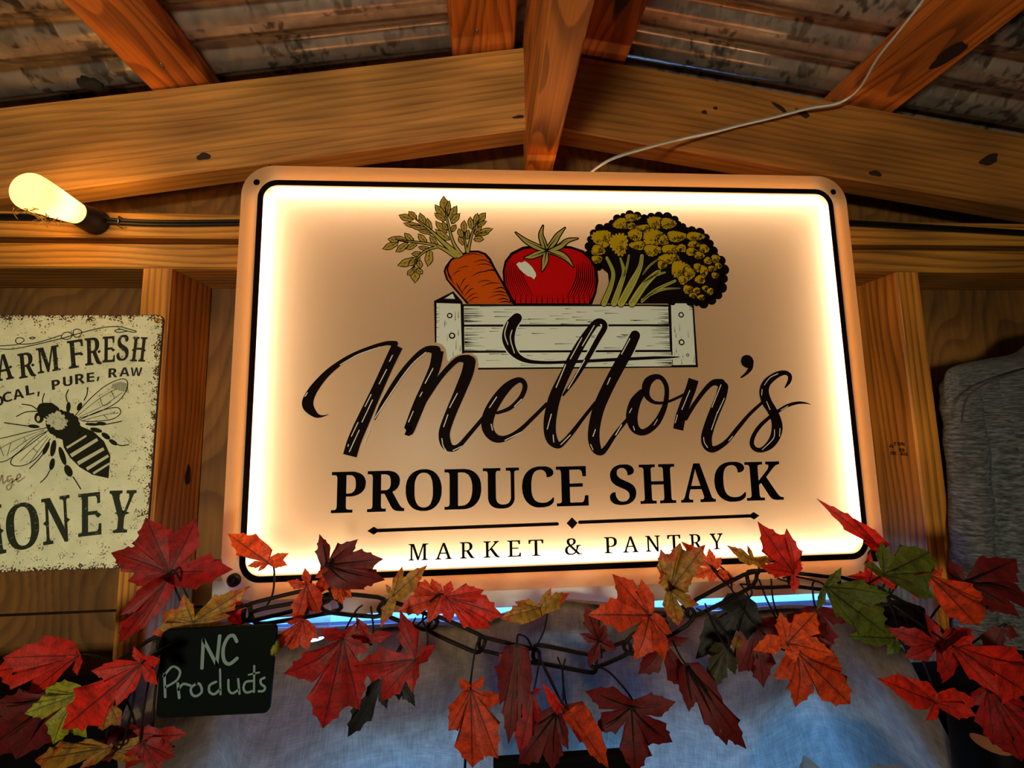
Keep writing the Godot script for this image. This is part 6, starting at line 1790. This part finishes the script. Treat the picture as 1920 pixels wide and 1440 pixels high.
		[Vector3(0.3565, 1.4187, 0.1000), Vector3(0.0780, 0.9035, -0.4214), Vector3(-0.9910, 0.1163, 0.0658), "g", 0.8, 0.2, [[-15.2,9.9,-3.2],[-16.4,15.9,-18.8],[-0,61,0]], 2, Vector3(0.3718, 1.4500, 0.0799)],
		[Vector3(0.3594, 1.4798, 0.0880), Vector3(0.1047, 0.9526, -0.2856), Vector3(-0.9924, 0.1188, 0.0324), "R", 0.8, 0.2, [[-11.3,-17,-11.5],[-0,44.1,0],[12.8,13.8,9.1]], 1, Vector3(0.3579, 1.4580, 0.0779)],
		[Vector3(0.3434, 1.4820, 0.0840), Vector3(0.6569, -0.2314, 0.7176), Vector3(0.3588, 0.9330, -0.0277), "R", 0.5, 0.1, [[-6.5,3.4,-10.6],[-0,30.5,0]], 1, Vector3(0.3437, 1.4618, 0.0744)],
		[Vector3(0.4007, 1.4897, 0.1060), Vector3(-0.6489, -0.5756, -0.4977), Vector3(0.7145, -0.6858, -0.1384), "o", 1, 0.2, [[-15.2,-2.4,-19.9],[-25.6,69.5,-16.6],[0,96.5,0],[31.8,8.6,31.7],[16.6,-18.4,9.4]], 2, Vector3(0.3720, 1.4541, 0.0814)],
		[Vector3(0.4632, 1.4697, 0.0880), Vector3(0.2593, -0.7318, 0.6303), Vector3(0.9519, 0.3039, -0.0387), "d", 1.05, 0.15, [[-20.1,-6.4,14.9],[-24.6,-1.1,32.8],[-0,81.3,0],[38.1,75.5,-30.9],[45.8,24.3,-23.3]], 2, Vector3(0.4331, 1.4144, 0.0676)],
		[Vector3(0.3822, 1.4226, 0.1220), Vector3(0.3212, 0.9312, -0.1726), Vector3(-0.9363, 0.2848, -0.2057), "r", 1, 0.2, [[-39.6,-21.1,-27.4],[-24.5,32.1,-3.3],[-0,50.1,0],[28.9,12,-4.4],[23.3,-21.4,-13.8],[27.3,-32.2,1.7]], 2, Vector3(0.3821, 1.4439, 0.0777)],
		[Vector3(0.3872, 1.4265, 0.1340), Vector3(-0.5372, -0.8308, -0.1453), Vector3(0.8434, -0.5301, -0.0872), "R", 1, 0.2, [[-23.6,10,8],[-27.2,99.3,-7.6],[-0,111,0],[18.4,48.7,12.7],[19.1,-15.5,9.7]], 2, Vector3(0.3821, 1.4439, 0.0777)],
		[Vector3(0.3669, 1.3673, 0.1260), Vector3(0.3897, 0.8975, -0.2065), Vector3(-0.9047, 0.4150, 0.0967), "R", 0.9, 0.25, [[18.8,-43.7,4.6],[3.1,-39.1,10.6],[-21.4,13.5,-20.5],[0,77.1,0],[11.5,42.7,-8.6]], 3, Vector3(0.3924, 1.4378, 0.0756)],
		[Vector3(0.4399, 1.3724, 0.1180), Vector3(-0.6868, -0.2571, -0.6799), Vector3(0.4062, -0.9114, -0.0656), "r", 1, 0.2, [[-23.2,31.3,-36.7],[-22,61.3,-25.3],[0,89,0],[17.1,66.3,1],[20.1,14.7,22.6]], 2, Vector3(0.4582, 1.3909, 0.0645)],
		[Vector3(0.2078, 1.4334, 0.1260), Vector3(0.4816, -0.5696, 0.6660), Vector3(0.8443, 0.5052, -0.1785), "O", 1.05, 0.15, [[-21.4,20.1,9.2],[0,52.1,-0],[32.6,30.9,-10.2],[14.4,-6.4,-29.3],[-16.1,-29.6,-14.5]], 1, Vector3(0.1839, 1.4686, 0.0717)],
		[Vector3(0.2264, 1.4191, 0.1160), Vector3(-0.7089, -0.6916, -0.1383), Vector3(0.7003, -0.7135, -0.0220), "o", 1.1, 0.2, [[-22.3,58.8,-15.6],[-0,80,0],[44.1,33.4,9.7],[38.5,-6.8,11.9]], 1, Vector3(0.2207, 1.4774, 0.0694)],
		[Vector3(0.2441, 1.4183, 0.0980), Vector3(-0.0819, -0.8975, 0.4333), Vector3(0.9233, 0.0954, 0.3720), "d", 1.1, 0.2, [[-21.1,37.2,-21.8],[0,31.1,0],[15.4,28.8,-16.3]], 1, Vector3(0.2388, 1.4762, 0.0656)],
		[Vector3(0.1057, 1.4069, 0.1040), Vector3(-0.8204, -0.5696, -0.0498), Vector3(0.5672, -0.8218, 0.0541), "d", 0.55, 0.2, [[-4.6,63.5,-13.2],[0,105.3,0],[14.7,85.6,1.3],[27.3,39.8,-5.7]], 1, Vector3(0.1024, 1.4303, 0.0713)],
		[Vector3(0.0426, 1.3688, 0.1080), Vector3(-0.9516, -0.0103, -0.3072), Vector3(0.0237, -0.9989, -0.0402), "d", 1, 0.08, [[-45.5,-9.1,-12.6],[-41.1,44.5,-23.9],[0,69.1,0],[40.5,26.3,11.7],[46.9,-21.4,22.4]], 2, Vector3(0.0166, 1.3867, 0.0657)],
		[Vector3(-0.1279, 1.3997, 0.1160), Vector3(-0.9981, -0.0146, 0.0606), Vector3(0.0053, -0.9885, -0.1509), "o", 1, 0.18, [[11.5,-20.1,4.1],[-14.9,-17.6,-5.4],[-35.6,17,-9.5],[-25.7,60.8,17.4],[0,85.8,-0],[24,39.9,-5.2]], 4, Vector3(-0.1227, 1.4173, 0.0627)],
		[Vector3(-0.0794, 1.4447, 0.1220), Vector3(-0.9865, 0.1137, -0.1180), Vector3(-0.1232, -0.9894, 0.0765), "d", 0.5, 0.2, [[-15.4,57.2,1.8],[-0,91.2,-0],[12.5,61.5,-15.5]], 1, Vector3(-0.0589, 1.4139, 0.0810)],
		[Vector3(-0.0877, 1.4086, 0.1100), Vector3(0.8858, 0.4142, -0.2093), Vector3(-0.4609, 0.8378, -0.2927), "r", 0.9, 0.1, [[-11.2,16.4,13.2],[0,22.3,0],[12.6,13.4,-3.3]], 1, Vector3(-0.0778, 1.4112, 0.0739)],
		[Vector3(-0.0623, 1.3869, 0.1060), Vector3(-0.9341, 0.2549, -0.2501), Vector3(-0.2727, -0.9613, 0.0390), "r", 0.8, 0.2, [[-7.1,-8.5,9.5],[-12.5,29.9,-17.7],[0,59,0]], 2, Vector3(-0.0519, 1.4083, 0.0818)],
		[Vector3(-0.0356, 1.3630, 0.1000), Vector3(-0.6538, 0.5768, -0.4897), Vector3(-0.5552, -0.8055, -0.2075), "d", 0.8, 0.2, [[-29.2,18.1,-1.6],[-29.5,55,-14.5],[-0,76.9,0],[10.6,35.4,0.7]], 2, Vector3(-0.0306, 1.4037, 0.0752)],
		[Vector3(-0.0329, 1.3858, 0.1260), Vector3(-0.7956, -0.5577, 0.2365), Vector3(0.5425, -0.8297, -0.1314), "o", 0.45, 0.2, [[0,86.1,0],[0.3,40.5,0.5]], 0, Vector3(-0.0519, 1.4083, 0.0818)],
		[Vector3(-0.0348, 1.3815, 0.1240), Vector3(0.7559, 0.5940, -0.2753), Vector3(-0.5601, 0.8044, 0.1978), "R", 0.4, 0.2, [[0,39.5,-0],[5.5,8.1,-9.7]], 0, Vector3(-0.0519, 1.4083, 0.0818)],
		[Vector3(-0.0235, 1.3717, 0.1100), Vector3(-0.7731, -0.5830, 0.2500), Vector3(0.5534, -0.8125, -0.1832), "r", 0.7, 0.2, [[-13.9,27.9,-5.1],[0,55.5,0]], 1, Vector3(-0.0212, 1.4003, 0.0733)],
		[Vector3(0.1564, 1.4195, 0.1000), Vector3(-0.7517, 0.2906, -0.5920), Vector3(-0.4098, -0.9092, 0.0741), "b", 0.8, 0.3, [[-14.7,23.6,-19.5],[-0,45,-0],[11.1,42.7,-7.1],[15.2,11.2,22.4]], 1, Vector3(0.1362, 1.4502, 0.0760)],
		[Vector3(0.1612, 1.4201, 0.1080), Vector3(0.7310, -0.3092, 0.6083), Vector3(0.6819, 0.2986, -0.6677), "y", 0.8, 0.3, [[-5.7,6.7,8.1],[0,21.7,0]], 1, Vector3(0.1482, 1.4548, 0.0749)],
		[Vector3(0.2030, 1.4571, 0.0720), Vector3(-0.5471, 0.5787, -0.6047), Vector3(-0.6984, -0.7138, -0.0512), "k", 1, 0.2, [[-25,37.2,-30.7],[-0.5,56.7,2.2],[-0,95.7,0],[16.3,32.7,16.7]], 2, Vector3(0.1958, 1.4732, 0.0706)],
		[Vector3(0.0910, 1.4175, 0.0860), Vector3(-0.9071, -0.3847, -0.1710), Vector3(0.4060, -0.9068, -0.1134), "d", 1, 0.2, [[-29.2,-0.5,3.4],[0,58.6,0],[41.8,21.6,-0.9]], 1, Vector3(0.0928, 1.4240, 0.0686)],
		[Vector3(0.2106, 1.4290, 0.0750), Vector3(-0.8405, -0.0217, -0.5413), Vector3(-0.0632, -0.9884, 0.1378), "d", 1, 0.2, [[-39.4,1,-33.1],[0,66.1,-0],[24.3,56.2,-1.4]], 1, Vector3(0.1958, 1.4732, 0.0706)],
		[Vector3(0.2895, 1.4416, 0.0700), Vector3(-0.8037, -0.1869, -0.5649), Vector3(0.3213, -0.9354, -0.1476), "d", 1, 0.2, [[-31.1,23.3,-21.5],[-0,59.7,0],[47.8,27.1,18.8]], 1, Vector3(0.2942, 1.4700, 0.0647)],
		[Vector3(0.4103, 1.4353, 0.0600), Vector3(-0.5153, 0.4308, -0.7409), Vector3(-0.7863, -0.5816, 0.2087), "k", 1, 0.2, [[-37,-2.6,-58.9],[-27.8,40.6,-42.9],[0,56.9,0]], 2, Vector3(0.4130, 1.4257, 0.0713)],
		[Vector3(-0.5425, 1.4354, 0.0860), Vector3(-0.1323, 0.9298, -0.3435), Vector3(-0.9845, -0.1636, -0.0637), "R", 1, 0.15, [[-18,-8.4,-3.6],[-28,53.4,-22.8],[0,90,-0],[11.8,68.8,10.8]], 2, Vector3(-0.5204, 1.4066, 0.0602)],
		[Vector3(-0.4362, 1.4525, 0.1380), Vector3(-0.6296, 0.7710, 0.0956), Vector3(-0.7764, -0.6203, -0.1112), "R", 1, 0.2, [[-7.7,-24,8.2],[-25,-6.8,13.3],[-15.7,29,11.7],[-0,99.4,-0],[24.8,31.7,3.4],[17.4,-5.7,-1.1]], 3, Vector3(-0.4261, 1.4529, 0.0781)],
		[Vector3(-0.5191, 1.4093, 0.1050), Vector3(-0.2858, 0.9191, -0.2714), Vector3(-0.9440, -0.2212, 0.2450), "l", 1, 0.2, [[-2.1,-20.7,-11.2],[-41.5,4.2,-20.6],[-35.7,26.9,-12.3],[-0,43.1,0],[16.1,33.2,-11.6]], 3, Vector3(-0.5132, 1.4112, 0.0614)],
		[Vector3(-0.5487, 1.4015, 0.0900), Vector3(-0.5682, 0.8202, 0.0662), Vector3(-0.8208, -0.5592, -0.1165), "d", 1, 0.2, [[-26.4,74.9,1.8],[-0,99.6,0],[34.7,55.2,7.9],[16,13.1,-2.9]], 1, Vector3(-0.5478, 1.3843, 0.0717)],
		[Vector3(-0.4950, 1.3938, 0.1000), Vector3(-0.7997, 0.1863, 0.5708), Vector3(-0.3236, -0.9345, -0.1483), "y", 0.9, 0.3, [[-13.5,18,9.8],[-0,27.2,0],[14.9,32,-22.9]], 1, Vector3(-0.5060, 1.4159, 0.0626)],
		[Vector3(-0.4786, 1.3628, 0.1120), Vector3(-0.0963, 0.8535, -0.5120), Vector3(-0.9773, -0.1786, -0.1138), "y", 0.8, 0.25, [[-12.6,20.9,6.4],[0,83.3,0],[4.5,57.6,-8.1],[1.1,5.2,-15.8]], 1, Vector3(-0.5060, 1.4159, 0.0626)],
		[Vector3(-0.4797, 1.3560, 0.1080), Vector3(0.1875, -0.8702, 0.4556), Vector3(0.9028, -0.0301, -0.4291), "y", 0.5, 0.2, [[0,35,0],[12.5,22.4,12.5]], 0, Vector3(-0.5060, 1.4159, 0.0626)],
		[Vector3(-0.4451, 1.3619, 0.1000), Vector3(-0.0043, -0.8259, 0.5638), Vector3(0.9923, 0.0664, 0.1049), "r", 0.8, 0.2, [[0,31,-0],[8.5,9.5,-2.4],[-5.3,-25.6,6.9]], 0, Vector3(-0.4672, 1.4361, 0.0686)],
		[Vector3(-0.4544, 1.3594, 0.1060), Vector3(-0.6000, -0.3590, 0.7149), Vector3(0.5989, -0.7941, 0.1039), "r", 1, 0.2, [[-13,29.1,18.7],[0,33.1,-0],[17.8,8.2,-40.8]], 1, Vector3(-0.4754, 1.4327, 0.0666)],
		[Vector3(-0.4877, 1.3587, 0.0850), Vector3(-0.6262, 0.7796, -0.0086), Vector3(-0.7682, -0.6189, -0.1638), "d", 1, 0.2, [[-7.3,-22.4,-7.8],[-44.6,-33.3,0.1],[0,47.5,0]], 2, Vector3(-0.5312, 1.3982, 0.0627)],
		[Vector3(0.5167, 1.4117, 0.0800), Vector3(-0.4719, 0.3514, -0.8086), Vector3(-0.5738, -0.8187, -0.0209), "d", 1, 0.2, [[-12.3,-2.6,-43.3],[-2.6,21.9,-10.6],[-0,43.9,0]], 2, Vector3(0.4750, 1.3752, 0.0624)]]:
		var o := put("leaf", leaf_mesh(l[6], l[7], l[4], l[5], 100 + k), M["leaf_" + l[3]], g)
		var x: Vector3 = l[1]
		var y: Vector3 = l[2]
		o.transform = Transform3D(Basis(x, y, x.cross(y)), l[0] - g.position)
		var hang: Vector3 = l[8]
		var toward := o.transform.affine_inverse() * (hang - g.position)
		var out := Vector3(0, -0.02, -0.004)
		var st := begin()
		tube(st, smooth_path([Vector3(0, 0.002, -0.001), out * 0.4, out.lerp(toward, 0.55), toward], 5), 0.0011, 6)
		put("leaf_stem", finish(st), M.vine, o)
		if l[3] in ["d"] and l[6].size() >= 4:
			put("leaf_vein", vein_mesh(l[6], l[5], 100 + k), M.vine, o)
		k += 1
